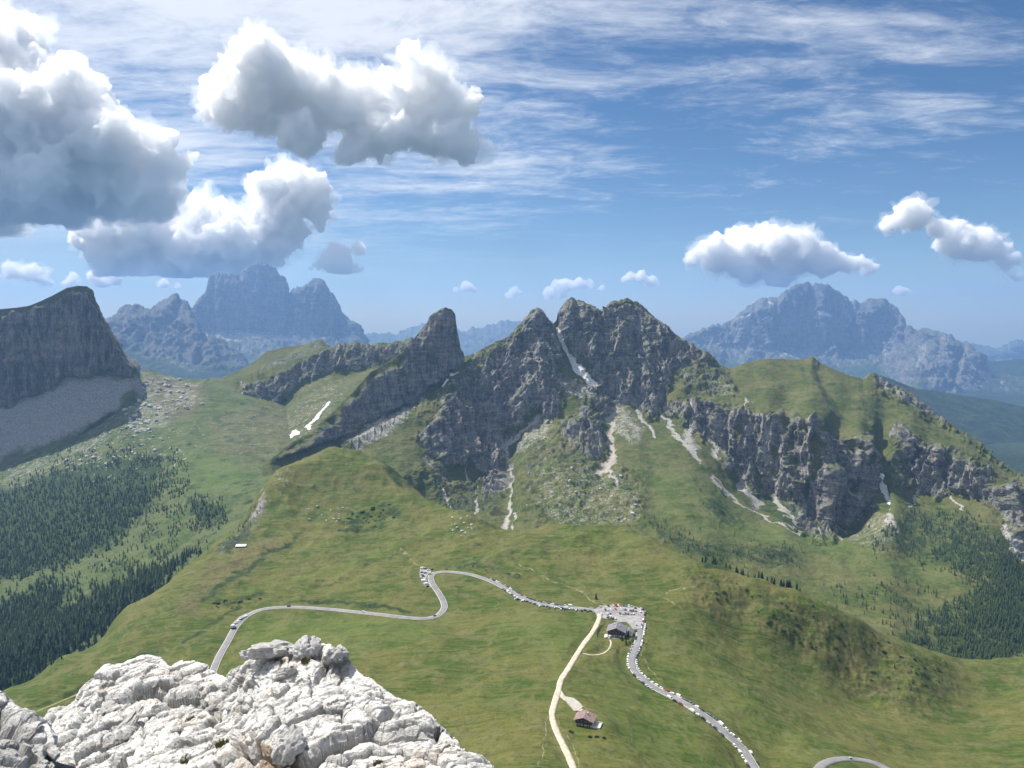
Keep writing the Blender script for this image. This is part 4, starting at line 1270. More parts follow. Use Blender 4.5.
for _k, _w in (('main_road', ROADW), ('lower_road', ROADW)):
    ribbon('road', ROADS[_k], _w, M_ASPH, 0.28)
ribbon('gravel_track', TRACKS['gravel_track'], 5.2, M_TRACK, 0.30)
ribbon('gravel_drive', TRACKS['chalet_drive'], 4.6, M_TRACK, 0.26)
ribbon('footpath', TRACKS['footpath'], 1.7, M_TRACK, 0.22)
ribbon('valley_path', TRACKS['valley_path'], 3.0, flat_mat('grassy_path', (0.19, 0.18, 0.08), 0.95, 0.2, 0.3), 0.2)
apron('car_park_paving', LOT, M_LOTG, 0.16)
apron('bay_paving', BAY, M_LOTG, 0.16)
apron('layby_paving', LAYBY, M_LOTG, 0.16)
DRIVE = np.array([hit(u, v) for u, v in [(563, 696.5), (567, 697), (574, 699), (580, 704), (583, 708), (578, 711), (574, 711), (568, 704)]])
apron('drive_paving', DRIVE, flat_mat('pale_drive_gravel', (0.36, 0.34, 0.30), 0.95, 0.12, 0.3), 0.36)


def edge_line():
    """painted edge lines along the road where no cars stand on it"""
    p = ROADS['main_road']
    t = np.gradient(p[:, :2], axis=0)
    t /= np.linalg.norm(t, axis=1, keepdims=True)
    nrm = np.stack([-t[:, 1], t[:, 0]], -1)
    m = flat_mat('road_paint', (0.75, 0.75, 0.73), 0.7, 0.08, 0.5)
    for s in (-1, 1):
        c = p.copy()
        c[:, :2] += nrm * s * (ROADW * 0.5 - 0.45)
        hh = np.stack([g_full(p[:, 0] + nrm[:, 0] * k * ROADW, p[:, 1] + nrm[:, 1] * k * ROADW) for k in (-.5, -.17, .17, .5)]).max(0)
        zz = np.maximum(p[:, 2], hh) + 0.28 + 0.012
        P = np.stack([np.stack([c[:, 0] + nrm[:, 0] * k, c[:, 1] + nrm[:, 1] * k, zz], -1) for k in (-0.14, 0.14)])
        structure(grid_mesh('road_marking', P, m))


edge_line()


# ------------------------------------------------------------------ cars
CAR_COL = dict(white=(0.80, 0.80, 0.79), silver=(0.45, 0.46, 0.48), black=(0.018, 0.018, 0.02), grey=(0.13, 0.135, 0.145), blue=(0.03, 0.06, 0.17), red=(0.33, 0.025, 0.02))
CAR_M = {k: flat_mat(k + '_car_paint', c, 0.28, 0.02, 1.0, spec=0.6) for k, c in CAR_COL.items()}


def car_mesh(kind, color):
    """one welded body with cabin, glass, wheels; sections along the length"""
    if kind == 'hatchback':
        L_, prof = 4.2, [(-2.1, .35, .62), (-2.05, .30, .95), (-1.75, .28, 1.0), (1.05, .28, 1.0), (1.9, .28, .82), (2.1, .32, .62)]
        cab = [(-1.95, 1.0), (-1.55, 1.47), (0.25, 1.50), (1.05, 0.99)]
        W_ = 0.89
    elif kind == 'estate':
        L_, prof = 4.7, [(-2.35, .38, .70), (-2.3, .32, 1.05), (-2.0, .30, 1.1), (1.1, .30, 1.08), (2.1, .30, .92), (2.35, .36, .68)]
        cab = [(-2.25, 1.1), (-1.95, 1.66), (0.25, 1.69), (1.15, 1.07)]
        W_ = 0.93
    else:                                          # van or camper
        L_, prof = 5.9, [(-2.95, .40, .80), (-2.93, .35, 1.3), (-2.8, .34, 1.35), (1.9, .34, 1.3), (2.75, .34, 1.1), (2.95, .40, .75)]
        cab = [(-2.92, 1.35), (-2.85, 2.45), (1.35, 2.5), (2.35, 1.2)]
        W_ = 1.0
    V, Fc, MI = [], [], []

    def add(vs, fs, mi):
        b0 = len(V)
        V.extend(vs)
        Fc.extend([tuple(i + b0 for i in f) for f in fs])
        MI.extend([mi] * len(fs))
    # body: octagon-ish sections
    rings = []
    for x, z0, z1 in prof:
        tap = 0.86 if abs(x) > L_ / 2 - 0.2 else 1.0
        w_ = W_ * tap
        rings.append([(x, -w_ * .92, z0), (x, -w_, z0 + (z1 - z0) * .45), (x, -w_ * .93, z1), (x, w_ * .93, z1), (x, w_, z0 + (z1 - z0) * .45), (x, w_ * .92, z0)])
    vs = [p for r in rings for p in r]
    fs = []
    for i in range(len(rings) - 1):
        for j in range(6):
            a, b_ = i * 6 + j, i * 6 + (j + 1) % 6
            fs.append((a, b_, b_ + 6, a + 6))
    fs.append(tuple(range(5, -1, -1)))
    e = (len(rings) - 1) * 6
    fs.append(tuple(e + j for j in range(6)))
    add(vs, fs, 0)
    # cabin: glass sides, painted roof
    zt = [c[1] for c in cab]
    wi, wo = W_ * 0.78, W_ * 0.92
    cv = [(cab[0][0], -wo, zt[0]), (cab[1][0], -wi, zt[1] - .06), (cab[2][0], -wi, zt[2] - .06), (cab[3][0], -wo, zt[3]),
          (cab[0][0], wo, zt[0]), (cab[1][0], wi, zt[1] - .06), (cab[2][0], wi, zt[2] - .06), (cab[3][0], wo, zt[3])]
    van = kind == 'van'
    add(cv, [(0, 1, 2, 3)[::-1], (4, 5, 6, 7), (0, 4, 5, 1)[::-1]], 0 if van else 1)
    add(cv, [(3, 2, 6, 7)[::-1]], 1)
    rf = [(cab[1][0] - .05, -wi - .02, zt[1] - .06), (cab[2][0] + .03, -wi - .02, zt[2] - .06), (cab[2][0] + .03, wi + .02, zt[2] - .06), (cab[1][0] - .05, wi + .02, zt[1] - .06),
          (cab[1][0] + .12, -wi + .12, zt[1]), (cab[2][0] - .15, -wi + .12, zt[2]), (cab[2][0] - .15, wi - .12, zt[2]), (cab[1][0] + .12, wi - .12, zt[1])]
    add(rf, [(4, 5, 6, 7), (0, 1, 5, 4), (1, 2, 6, 5), (2, 3, 7, 6), (3, 0, 4, 7), (3, 2, 1, 0)], 0)
    # wheels
    for x in (-L_ * 0.31, L_ * 0.31):
        for s in (-1, 1):
            y0, y1 = s * (W_ - .16), s * (W_ + .02)
            n = 10
            a = [(x + .33 * math.cos(2 * math.pi * k / n), y0, .33 + .33 * math.sin(2 * math.pi * k / n)) for k in range(n)]
            b_ = [(p[0], y1, p[2]) for p in a]
            add(a + b_, [(k, (k + 1) % n, n + (k + 1) % n, n + k) for k in range(n)] + [tuple(range(n)), tuple(range(2 * n - 1, n - 1, -1))], 2)
    # lamps
    for s in (-1, 1):
        v, f = box_vf(L_ / 2 - .12, L_ / 2 + .01, s * W_ * .62 - .13, s * W_ * .62 + .13, .62, .76)
        add(v, f, 3)
        v, f = box_vf(-L_ / 2 - .01, -L_ / 2 + .1, s * W_ * .7 - .1, s * W_ * .7 + .1, .72, .92)
        add(v, f, 4)
    me = bpy.data.meshes.new('%s_%s' % (color, kind))
    me.from_pydata(V, [], Fc)
    for m in (CAR_M[color], M_GLASS, M_TYRE, M_METAL, CAR_M['red']):
        me.materials.append(m)
    me.polygons.foreach_set('material_index', np.array(MI, np.int32))
    me.update()
    return me


CAR_MESH = {}
ORD = 'first second third fourth fifth sixth seventh eighth ninth tenth eleventh twelfth thirteenth fourteenth fifteenth sixteenth seventeenth eighteenth nineteenth twentieth'.split()
ORD += ['twenty-' + o for o in ORD[:9]] + ['thirtieth'] + ['thirty-' + o for o in ORD[:9]]
car_rng = random.Random(3)
CAR_COUNT = {}
CAR_PLACED = []


def pick():
    c = car_rng.choices(['white', 'silver', 'black', 'grey', 'blue', 'red'], [36, 16, 20, 16, 8, 4])[0]
    k = car_rng.choices(['hatchback', 'estate', 'van'], [52, 40, 8])[0]
    if k == 'van':
        c = 'white' if car_rng.random() < 0.75 else c
    return k, c


def put_car(x, y, z, head, row, tail, group, kc=None, tilt=(0, 0, 1)):
    for q in CAR_PLACED:
        if (q[0] - x) ** 2 + (q[1] - y) ** 2 < 2.25 ** 2:
            return None
    CAR_PLACED.append((x, y))
    kind, color = kc or pick()
    key = (kind, color)
    if key not in CAR_MESH:
        CAR_MESH[key] = car_mesh(kind, color)
    o = bpy.data.objects.new('camper_van' if kind == 'van' else 'parked_car', CAR_MESH[key])
    COL.objects.link(o)
    up = Vector(tilt).normalized()
    fw = Vector((math.cos(head), math.sin(head), 0))
    fw = (fw - up * fw.dot(up)).normalized()
    sd = up.cross(fw)
    o.matrix_world = Matrix(((fw.x, sd.x, up.x, x), (fw.y, sd.y, up.y, y), (fw.z, sd.z, up.z, z), (0, 0, 0, 1)))
    word = {'hatchback': 'car', 'estate': 'estate car', 'van': 'camper van'}[kind]
    n = CAR_COUNT.get((row, word, color), 0)
    CAR_COUNT[(row, word, color)] = n + 1
    thing(o, '%s %s %s, %s such %s' % (ORD[n], color, word, row, tail), 'van' if kind == 'van' else 'car', group)
    o['label'] = '%s %s %s, %s' % (ORD[n], color, word, row + (' ' + tail if tail else ''))
    return o


def row_on_road(line, i0, i1, side, off, step, row, tail, group, prob=0.9, yaw=0.0, lift=0.28):
    p = line
    s = np.r_[0, np.cumsum(np.linalg.norm(np.diff(p[:, :2], axis=0), axis=1))]
    d = s[i0] + 2
    while d < s[i1] - 2:
        k = min(int(np.searchsorted(s, d)), len(p) - 2)
        t = p[k + 1] - p[k - 1]
        t /= np.linalg.norm(t)
        nn = np.array([-t[1], t[0]]) / np.hypot(t[0], t[1])
        q = p[k - 1] + (p[k] - p[k - 1]) * (d - s[k - 1]) / max(s[k] - s[k - 1], 1e-6)
        if car_rng.random() < prob:
            x, y = q[:2] + nn * side * (off + car_rng.uniform(-.25, .25))
            head = math.atan2(t[1], t[0]) + (math.pi if car_rng.random() < .4 else 0) + yaw + car_rng.uniform(-.04, .04)
            z = max(q[2] + (0.28 if off < ROADW / 2 else 0.05), gz(x, y) + 0.04)
            sd = Vector((nn[0], nn[1], 0))
            up = Vector(t).cross(-sd)
            if up.z < 0:
                up = -up
            put_car(x, y, z, head, row, tail, group, tilt=up)
        d += step * car_rng.uniform(0.95, 1.15)


MR = ROADS['main_road']


def idx_of(u, v):
    h = hit(u, v)
    return int(np.argmin(np.hypot(MR[:, 0] - h[0], MR[:, 1] - h[1])))


iA, iA2, iB = idx_of(484, 579), idx_of(505, 588), idx_of(594, 609.5)
iC, iD = idx_of(641, 624), idx_of(757, 773)
row_on_road(MR, iA, iB, 1, 4.6, 5.6, 'along the uphill verge of the upper road', 'toward the car park', 'cars parked along the upper road', 0.93)
row_on_road(MR, iA2, iB, -1, 4.6, 5.4, 'along the downhill verge of the upper road', 'toward the car park', 'cars parked along the upper road', 0.95)
row_on_road(MR, idx_of(520, 597), iB, -1, 8.0, 3.3, 'nose-in beside the downhill verge of the upper road', '', 'cars parked along the upper road', 0.55, yaw=math.pi / 2)
row_on_road(MR, iC, iD, 1, 4.5, 6.4, 'on the outer verge of the descending road', 'downhill from the lodge', 'cars parked along the descending road', 0.80)
row_on_road(MR, iC, iD, -1, 4.5, 6.6, 'on the lodge side of the descending road', 'counting downhill', 'cars parked along the descending road', 0.78)


def plane_z(c, x, y):
    return c[0] * x + c[1] * y + c[2]


def lot_rows():
    c = fit_plane(LOT)
    up = Vector((-c[0], -c[1], 1))
    rows = [((599, 607.5), (617, 606), 'the far edge row of the car park', 3.0, 1.45), ((617, 606), (633, 607), 'the far edge row of the car park', 3.0, 1.55),
            ((634, 608), (645, 610), 'the far corner row of the car park', 3.0, 1.4),
            ((604, 610.5), (622, 609.7), 'the second row of the car park', 2.9, 1.5), ((622, 610), (642, 612.5), 'the second row of the car park', 2.9, 1.5),
            ((600, 614), (612, 614.5), 'the near row of the car park beside the track', 2.9, 1.5), ((616, 614), (632, 614.5), 'the third row of the car park', 2.9, 1.5), ((632, 614.5), (642, 616), 'the third row of the car park', 2.9, 1.5),
            ((645, 612), (641.5, 629), 'the outer side row of the car park', 2.9, 0.1), ((606, 617), (617, 619.5), 'the row of the car park beside the lodge', 3.0, 1.5)]
    for a, b_, row, st, yw in rows:
        A, B = hit(*a), hit(*b_)
        v = B - A
        Ln = np.hypot(v[0], v[1])
        n = int(Ln / st)
        for i in range(n):
            if car_rng.random() < 0.16:
                continue
            q = A + v * (i + .5) / n
            x, y = q[0] + car_rng.uniform(-.3, .3), q[1] + car_rng.uniform(-.6, .6)
            d, _ = line_height(np.array([x]), np.array([y]), MR)
            if d[0] < 3.2 and row.find('outer') < 0:
                continue
            head = math.atan2(v[1], v[0]) + yw + (math.pi if car_rng.random() < .5 else 0)
            put_car(x, y, max(plane_z(c, x, y) + .18, gz(x, y) + .05), head, 'in ' + row, '', 'cars in the car park', tilt=up)
    c = fit_plane(BAY)
    up = Vector((-c[0], -c[1], 1))
    for (u, v, kc, hd) in ((422.5, 569, ('van', 'white'), .2), (426, 569.3, ('estate', 'black'), .3), (428.5, 570.3, ('estate', 'white'), .4), (432.5, 569.8, ('hatchback', 'black'), .3), (422, 572.6, ('hatchback', 'black'), .1), (425.5, 573, ('estate', 'grey'), .1),
                           (422.3, 574.8, ('estate', 'silver'), 0), (423.5, 576.3, ('hatchback', 'black'), 0), (421.5, 578, ('estate', 'silver'), 0), (424, 581.3, ('van', 'white'), .15), (426.7, 584.6, ('van', 'white'), .1), (428, 587, ('estate', 'black'), .2), (430, 574.5, ('estate', 'grey'), .2)):
        h = hit(u, v)
        put_car(h[0], h[1], max(plane_z(c, h[0], h[1]) + .18, gz(h[0], h[1]) + .05), hd, 'in the bay at the upper hairpin', 'counting downhill', 'cars in the hairpin bay', kc, up)
    c = fit_plane(LAYBY)
    up = Vector((-c[0], -c[1], 1))
    for (u, v, kc, hd) in ((234, 629.2, ('van', 'black'), .15), (233.6, 627.0, ('van', 'white'), .15), (236.4, 624, ('estate', 'silver'), .5), (238.5, 622.2, ('estate', 'white'), .55), (241, 620.2, ('hatchback', 'blue'), .7), (243.4, 618.3, ('estate', 'silver'), .8), (246, 616.9, ('hatchback', 'white'), .9)):
        h = hit(u, v)
        put_car(h[0], h[1], max(plane_z(c, h[0], h[1]) + .18, gz(h[0], h[1]) + .05), hd, 'in the lay-by on the lower bend', '', 'cars in the lay-by', kc, up)


lot_rows()


def driving(u, v, kc, label):
    h = hit(u, v)
    k = int(np.argmin(np.hypot(MR[:, 0] - h[0], MR[:, 1] - h[1])))
    k = min(max(k, 1), len(MR) - 2)
    t = MR[k + 1] - MR[k - 1]
    nn = np.array([-t[1], t[0]]) / np.hypot(t[0], t[1])
    x, y = MR[k][:2] + nn * 1.7
    o = put_car(x, y, MR[k][2] + 0.32, math.atan2(t[1], t[0]), 'x', '', None, kc)
    if o:
        o.name = 'car'
        o['label'] = label


driving(289, 607, ('estate', 'black'), 'black car driving alone on the road bend above the white rocks')
driving(434, 616.5, ('hatchback', 'grey'), 'grey car driving through the hairpin curve below the bay')
driving(363, 612.5, ('hatchback', 'white'), 'white car driving alone on the straight before the hairpin')
_h = ROADS['lower_road']
_k = int(len(_h) * 0.62)
_t = _h[_k + 1] - _h[_k - 1]
_o = put_car(_h[_k][0], _h[_k][1], _h[_k][2] + .32, math.atan2(_t[1], _t[0]), 'x', '', None, ('hatchback', 'silver'))
if _o:
    _o.name = 'car'
    _o['label'] = 'silver car driving on the small loop of road at the bottom edge'


# ------------------------------------------------------------------ buildings
def gable_roof(name, w_, l_, z0, rise, over, th, mat, parent, oy=0.0, ox=0.0):
    """ridge along y, eaves at +-x"""
    x = w_ / 2 + over
    y0, y1 = -l_ / 2 - over + oy, l_ / 2 + over + oy
    dz = rise * (x / (w_ / 2)) - rise
    V, Fc = [], []
    for s in (-1, 1):
        b0 = len(V)
        V += [(ox + s * x, y0, z0 - dz), (ox + s * x, y1, z0 - dz), (ox + s * .001, y1, z0 + rise), (ox + s * .001, y0, z0 + rise),
              (ox + s * x, y0, z0 - dz - th), (ox + s * x, y1, z0 - dz - th), (ox + s * .001, y1, z0 + rise - th), (ox + s * .001, y0, z0 + rise - th)]
        Fc += [tuple(b0 + i for i in f) for f in ((0, 1, 2, 3), (7, 6, 5, 4), (0, 4, 5, 1), (0, 3, 7, 4), (1, 5, 6, 2))]
    return mesh_obj(name, V, Fc, mat, parent)


def gable_wall(name, w_, l_, z0, z1, rise, mat, parent, oy=0.0, ox=0.0, inset=0.0):
    x, y0, y1 = w_ / 2 - inset, -l_ / 2 + oy + inset, l_ / 2 + oy - inset
    V = [(ox - x, y0, z0), (ox + x, y0, z0), (ox + x, y1, z0), (ox - x, y1, z0), (ox - x, y0, z1), (ox + x, y0, z1), (ox + x, y1, z1), (ox - x, y1, z1), (ox, y0, z1 + rise * (x / (w_ / 2))), (ox, y1, z1 + rise * (x / (w_ / 2)))]
    Fc = [(0, 1, 5, 8, 4), (2, 3, 7, 9, 6), (1, 2, 6, 5), (3, 0, 4, 7), (3, 2, 1, 0)]
    return mesh_obj(name, V, Fc, mat, parent)


def window(parent, x, z, w_, h_, y, fr, shutters=True):
    """a window in a wall whose outside faces -y"""
    f = boxes('window', [(x - w_ / 2, x - w_ / 2 + .1, y - .08, y - .004, z, z + h_), (x + w_ / 2 - .1, x + w_ / 2, y - .08, y - .004, z, z + h_), (x - w_ / 2 + .1, x + w_ / 2 - .1, y - .08, y - .004, z + h_ - .1, z + h_), (x - w_ / 2 + .1, x + w_ / 2 - .1, y - .08, y - .004, z, z + .1)], fr, parent)
    p = boxes('pane', [(x - w_ / 2 + .1, x + w_ / 2 - .1, y - .045, y - .006, z + .1, z + h_ - .1)], M_GLASS, f)
    return f


def chalet():
    px_, py_, pr, pz = PADS[0]
    r = empty('chalet', (px_, py_, pz + 0.02), R(-19))
    thing(r, 'small brown-roofed wooden chalet standing alone beside the gravel track', 'house')
    boxes('plinth', [(-6.6, 6.6, -4.9, 4.9, -1.5, 1.6)], M_STONEW, r)
    gable_wall('wall', 13.4, 10.0, 1.6, 4.9, 2.5, M_WOODD, r)
    rf = gable_roof('roof', 13.4, 10.0, 5.0, 2.5, 1.5, 0.22, M_ROOFB, r)
    boxes('chimney', [(1.6, 2.5, 1.0, 1.9, 6.0, 8.3), (1.5, 2.6, .9, 2.0, 8.303, 8.45)], M_STONEW, rf)
    bal = boxes('balcony', [(-6.2, 6.2, -6.3, -5.02, 2.6, 2.78)] + [(-6.2, 6.2, -6.3, -6.2, 3.0 + k * .3, 3.12 + k * .3) for k in range(3)] + [(-6.2 + k * 2.06, -6.1 + k * 2.06, -6.19, -6.09, 2.783, 3.75) for k in range(7)], M_WOODD, r)
    for x in (-4.6, -1.6, 1.6, 4.6):
        window(r, x, 3.2, 1.1, 1.3, -5.0, M_PLAST)
    for x in (-4.8, -2.8, 3.0, 4.8):
        window(r, x, -.1, 1.0, 1.2, -4.9, M_WOODD)
    dr = boxes('door', [(-.55, .55, -4.98, -4.905, -.5, 1.5)], M_WOODD, r)
    boxes('handle', [(.38, .46, -5.04, -4.985, .45, .55)], M_METAL, dr)
    t = boxes('terrace', [(6.61, 13.0, -5.0, 3.2, -1.6, .35)], M_STONEW, r)
    boxes('parapet', [(6.7, 13.0, 3.21, 3.5, -1.6, 1.25), (13.01, 13.3, -5.0, 3.5, -1.6, 1.25), (7.2, 13.3, -5.31, -5.01, -1.6, 1.1)], M_PLAST, t)
    for k, (u, v, lab) in enumerate(((571, 731, 'low dark clipped shrub before the chalet, nearest the gravel track'), (590, 736.5, 'low dark shrub before the chalet, between two others'), (597, 738, 'second dark shrub from the end of the hedge line before the chalet'), (604, 740, 'dark shrub at the far end of the line before the chalet'))):
        h = hit(u, v)
        bush(h[0], h[1], 2.2 if k == 0 else 1.7, lab, 'shrubs in front of the chalet')


def lodge():
    px_, py_, pr, pz = PADS[1]
    r = empty('mountain_lodge', (px_ - 1.5, py_ - 1.0, pz + 0.02), R(-14))
    thing(r, 'large grey-roofed mountain lodge beside the full car park', 'hotel')
    boxes('plinth', [(-8.9, 8.9, -7.9, 7.9, -2.0, 2.4)], M_PLAST, r)
    gable_wall('wall', 18.0, 16.0, 2.4, 6.6, 4.0, M_WOODD, r)
    rf = gable_roof('roof', 18.0, 16.0, 6.7, 4.0, 1.5, 0.25, M_ROOFG, r)
    boxes('chimney', [(-3.6, -2.6, 2.0, 3.0, 8.0, 11.3), (2.6, 3.5, -1.0, 0, 8.0, 11.2)], M_PLAST, rf)
    # lower wing towards the road
    gable_wall('wing_wall', 8.0, 9.0, -2.0, 4.2, 2.2, M_PLAST, r, oy=3.0, ox=13.01)
    gable_roof('wing_roof', 8.0, 9.0, 4.3, 2.2, .8, .2, M_ROOFG, r, oy=3.0, ox=13.01)
    bal = boxes('balcony', [(-8.0, 8.0, -9.6, -8.02, 3.5, 3.7), (-8.0, 8.0, -9.6, -9.48, 3.9, 4.7)], M_WOODD, r)
    for x in (-6.4, -3.4, 0.0, 3.4, 6.4):
        window(r, x, 4.1, 1.3, 1.5, -8.0, M_PLAST)
        window(r, x, .2, 1.3, 1.4, -7.9, M_WOODD)
    for x in (-2.4, 2.4):
        window(r, x, 7.4, 1.1, 1.3, -8.0, M_PLAST)
    dr = boxes('door', [(1.2, 2.4, -7.99, -7.905, -.4, 1.9)], M_WOODD, r)
    boxes('handle', [(1.3, 1.38, -8.05, -7.995, .7, .8)], M_METAL, dr)
    t = boxes('terrace', [(-12.0, 4.0, -12.0, -9.7, -2.0, .15), (-12.5, -9.0, -9.69, -2.0, -2.0, .15)], M_STONEW, r)
    # benches and parasols on the terrace
    lab = ('closed cream parasol on the lodge terrace nearest the track', 'open cream parasol at the corner of the lodge terrace', 'open cream parasol on the front strip of the lodge terrace')
    c, s = math.cos(R(-14)), math.sin(R(-14))
    for k, (x, y) in enumerate(((-11, -4.5), (-10.8, -10.6), (-6.2, -10.9))):
        e = empty('parasol', (px_ - 1.5 + x * c - y * s, py_ - 1.0 + x * s + y * c, pz + .17))
        thing(e, lab[k], 'parasol', 'parasols on the lodge terrace')
        boxes('pole', [(-.04, .04, -.04, .04, 0, 2.6)], M_METAL, e)
        n = 8
        rr = .35 if k == 0 else 1.6
        mesh_obj('canopy', [(0, 0, 2.75)] + [(rr * math.cos(2 * math.pi * i / n), rr * math.sin(2 * math.pi * i / n), 2.2 if k else 1.2) for i in range(n)], [(0, i + 1, (i + 1) % n + 1) for i in range(n)] , M_PLAST, e)


def barn():
    px_, py_, pr, pz = PADS[2]
    r = empty('hillside_barn', (px_, py_, pz + 0.02), R(4))
    thing(r, 'low barn with a pale metal roof alone on the left hillside', 'barn')
    V = [(-7, -2.6, -1), (7, -2.6, -1), (7, 2.6, -1), (-7, 2.6, -1), (-7, -2.6, 2.0), (7, -2.6, 2.0), (7, 2.6, 3.2), (-7, 2.6, 3.2)]
    mesh_obj('wall', V, [(0, 1, 5, 4), (1, 2, 6, 5), (2, 3, 7, 6), (3, 0, 4, 7)], M_WOODD, r)
    V = [(-7.7, -3.5, 1.83), (7.7, -3.5, 1.83), (7.7, 3.2, 3.38), (-7.7, 3.2, 3.38), (-7.7, -3.5, 2.0), (7.7, -3.5, 2.0), (7.7, 3.2, 3.55), (-7.7, 3.2, 3.55)]
    mesh_obj('roof', V, [(0, 3, 2, 1), (4, 5, 6, 7), (0, 1, 5, 4), (1, 2, 6, 5), (2, 3, 7, 6), (3, 0, 4, 7)], M_METAL, r)
    d = boxes('door', [(-1.2, 1.2, -2.68, -2.605, -.2, 1.7)], M_WOODD, r)
    boxes('handle', [(.9, 1.0, -2.74, -2.685, .8, .95)], M_METAL, d)


# ------------------------------------------------------------------ plants
def leaf_mat(name, dark, light, scale=0.6):
    m = bpy.data.materials.new(name)
    m.use_nodes = True
    b = NT(m.node_tree)
    co = b.n('ShaderNodeTexCoord').outputs['Object']
    n = b.noise(co, scale, 4, 0.7)
    rnd = b.n('ShaderNodeObjectInfo').outputs['Random']
    f = b.math('ADD', b.math('MULTIPLY', b.ramp(n, 0.35, 0.65), 0.7), b.math('MULTIPLY', rnd, 0.3))
    c = b.mix(f, (*dark, 1), (*light, 1))
    bs = b.n('ShaderNodeBsdfPrincipled', ins={'Base Color': c, 'Roughness': 0.8, 'Specular IOR Level': 0.2})
    b.t.links.new(bs.outputs[0], b.n('ShaderNodeOutputMaterial').inputs['Surface'])
    return m


M_SPRUCE = leaf_mat('spruce_needles', (0.012, 0.026, 0.012), (0.030, 0.056, 0.022), 0.5)
M_FOREST = leaf_mat('wood_needles', (0.010, 0.024, 0.012), (0.046, 0.074, 0.026), 0.10)
M_BARK = flat_mat('spruce_bark', (0.10, 0.075, 0.055), 0.9, 0.25, 2.0)
M_BUSH = leaf_mat('dwarf_pine_needles', (0.014, 0.030, 0.012), (0.036, 0.060, 0.022), 1.2)


def spruce_arrays(h, seed, tiers=7, br=8):
    """crown of drooping jagged whorls: triangles and tapered trunk rings, base at origin"""
    rr = random.Random(seed)
    V, Fc = [], []
    z = h * rr.uniform(.06, .12)
    for k in range(tiers):
        t = k / (tiers - 1)
        zt = z + (h - z) * (t * 0.93)
        rad = h * rr.uniform(.20, .28) * (1 - t) ** 0.85 + h * 0.018
        top = zt + (h - z) * (0.26 if k < tiers - 1 else .12)
        b0 = len(V)
        V.append((rr.uniform(-.02, .02) * h * .3, rr.uniform(-.02, .02) * h * .3, min(top, h)))
        a0 = rr.uniform(0, 6.28)
        for j in range(br):
            a = a0 + 2 * math.pi * j / br
            q = rad * rr.uniform(.62, 1.15)
            V.append((q * math.cos(a), q * math.sin(a), zt - q * rr.uniform(.25, .5)))
            a2 = a + math.pi / br
            q2 = rad * rr.uniform(.35, .55)
            V.append((q2 * math.cos(a2), q2 * math.sin(a2), zt + q2 * .1))
        n = 2 * br
        for j in range(n):
            Fc.append((b0, b0 + 1 + j, b0 + 1 + (j + 1) % n))
    return V, Fc


SPRUCE = []
for s_ in range(6):
    v_, f_ = spruce_arrays(1.0, 20 + s_, 8, 7)
    cm = bpy.data.meshes.new('spruce_crown')
    cm.from_pydata(v_, [], f_)
    cm.materials.append(M_SPRUCE)
    SPRUCE.append(cm)
_tv, _tf = [], []
for i_ in range(6):
    a_ = 2 * math.pi * i_ / 6
    _tv += [(.022 * math.cos(a_), .022 * math.sin(a_), -.06), (.008 * math.cos(a_), .008 * math.sin(a_), .7)]
for i_ in range(6):
    j_ = (i_ + 1) % 6
    _tf.append((2 * i_, 2 * j_, 2 * j_ + 1, 2 * i_ + 1))
TRUNK = bpy.data.meshes.new('spruce_trunk')
TRUNK.from_pydata(_tv, [], _tf)
TRUNK.materials.append(M_BARK)


def spruce(x, y, z, h, label, group):
    r = empty('spruce_tree', (x, y, z), random.uniform(0, 6.28))
    r.scale = (h * random.uniform(.85, 1.2),) * 2 + (h,)
    thing(r, label, 'tree', group)
    for nm, me in (('crown', random.choice(SPRUCE)), ('trunk', TRUNK)):
        c = bpy.data.objects.new(nm, me)
        COL.objects.link(c)
        c.parent = r
    return r


BUSHES = []
for s_ in range(3):
    rr_ = np.random.default_rng(50 + s_)
    nl = 260
    c_ = rr_.normal(size=(nl, 3))
    c_ /= np.linalg.norm(c_, axis=1, keepdims=True)
    c_ *= (rr_.uniform(.45, 1.0, nl) ** .5)[:, None] * np.array([1, 1, .62])
    c_[:, 2] = np.abs(c_[:, 2])
    c_ *= (1 + 0.35 * perlin(c_ * 1.7 + s_ * 9))[:, None]
    d1 = rr_.normal(size=(nl, 3)) * .13
    d2 = rr_.normal(size=(nl, 3)) * .13
    vv = np.stack([c_ - d1, c_ + d1, c_ + d2], 1).reshape(-1, 3)
    bm_ = bpy.data.meshes.new('bush_leaves')
    bm_.from_pydata(vv.tolist(), [], [(3 * i, 3 * i + 1, 3 * i + 2) for i in range(nl)])
    bm_.materials.append(M_BUSH)
    BUSHES.append(bm_)


def bush(x, y, r_, label, group):
    o = bpy.data.objects.new('shrub', random.choice(BUSHES))
    COL.objects.link(o)
    o.location = (x, y, gz(x, y) - 0.1 * r_)
    o.scale = (r_ * random.uniform(.9, 1.3), r_ * random.uniform(.9, 1.3), r_ * random.uniform(.8, 1.1))
    o.rotation_euler = (0, 0, random.uniform(0, 6.28))
    thing(o, label, 'shrub', group)
    return o


chalet()
lodge()
barn()

# woods: sites on the slopes
TREES = []          # x, y, z, height, place


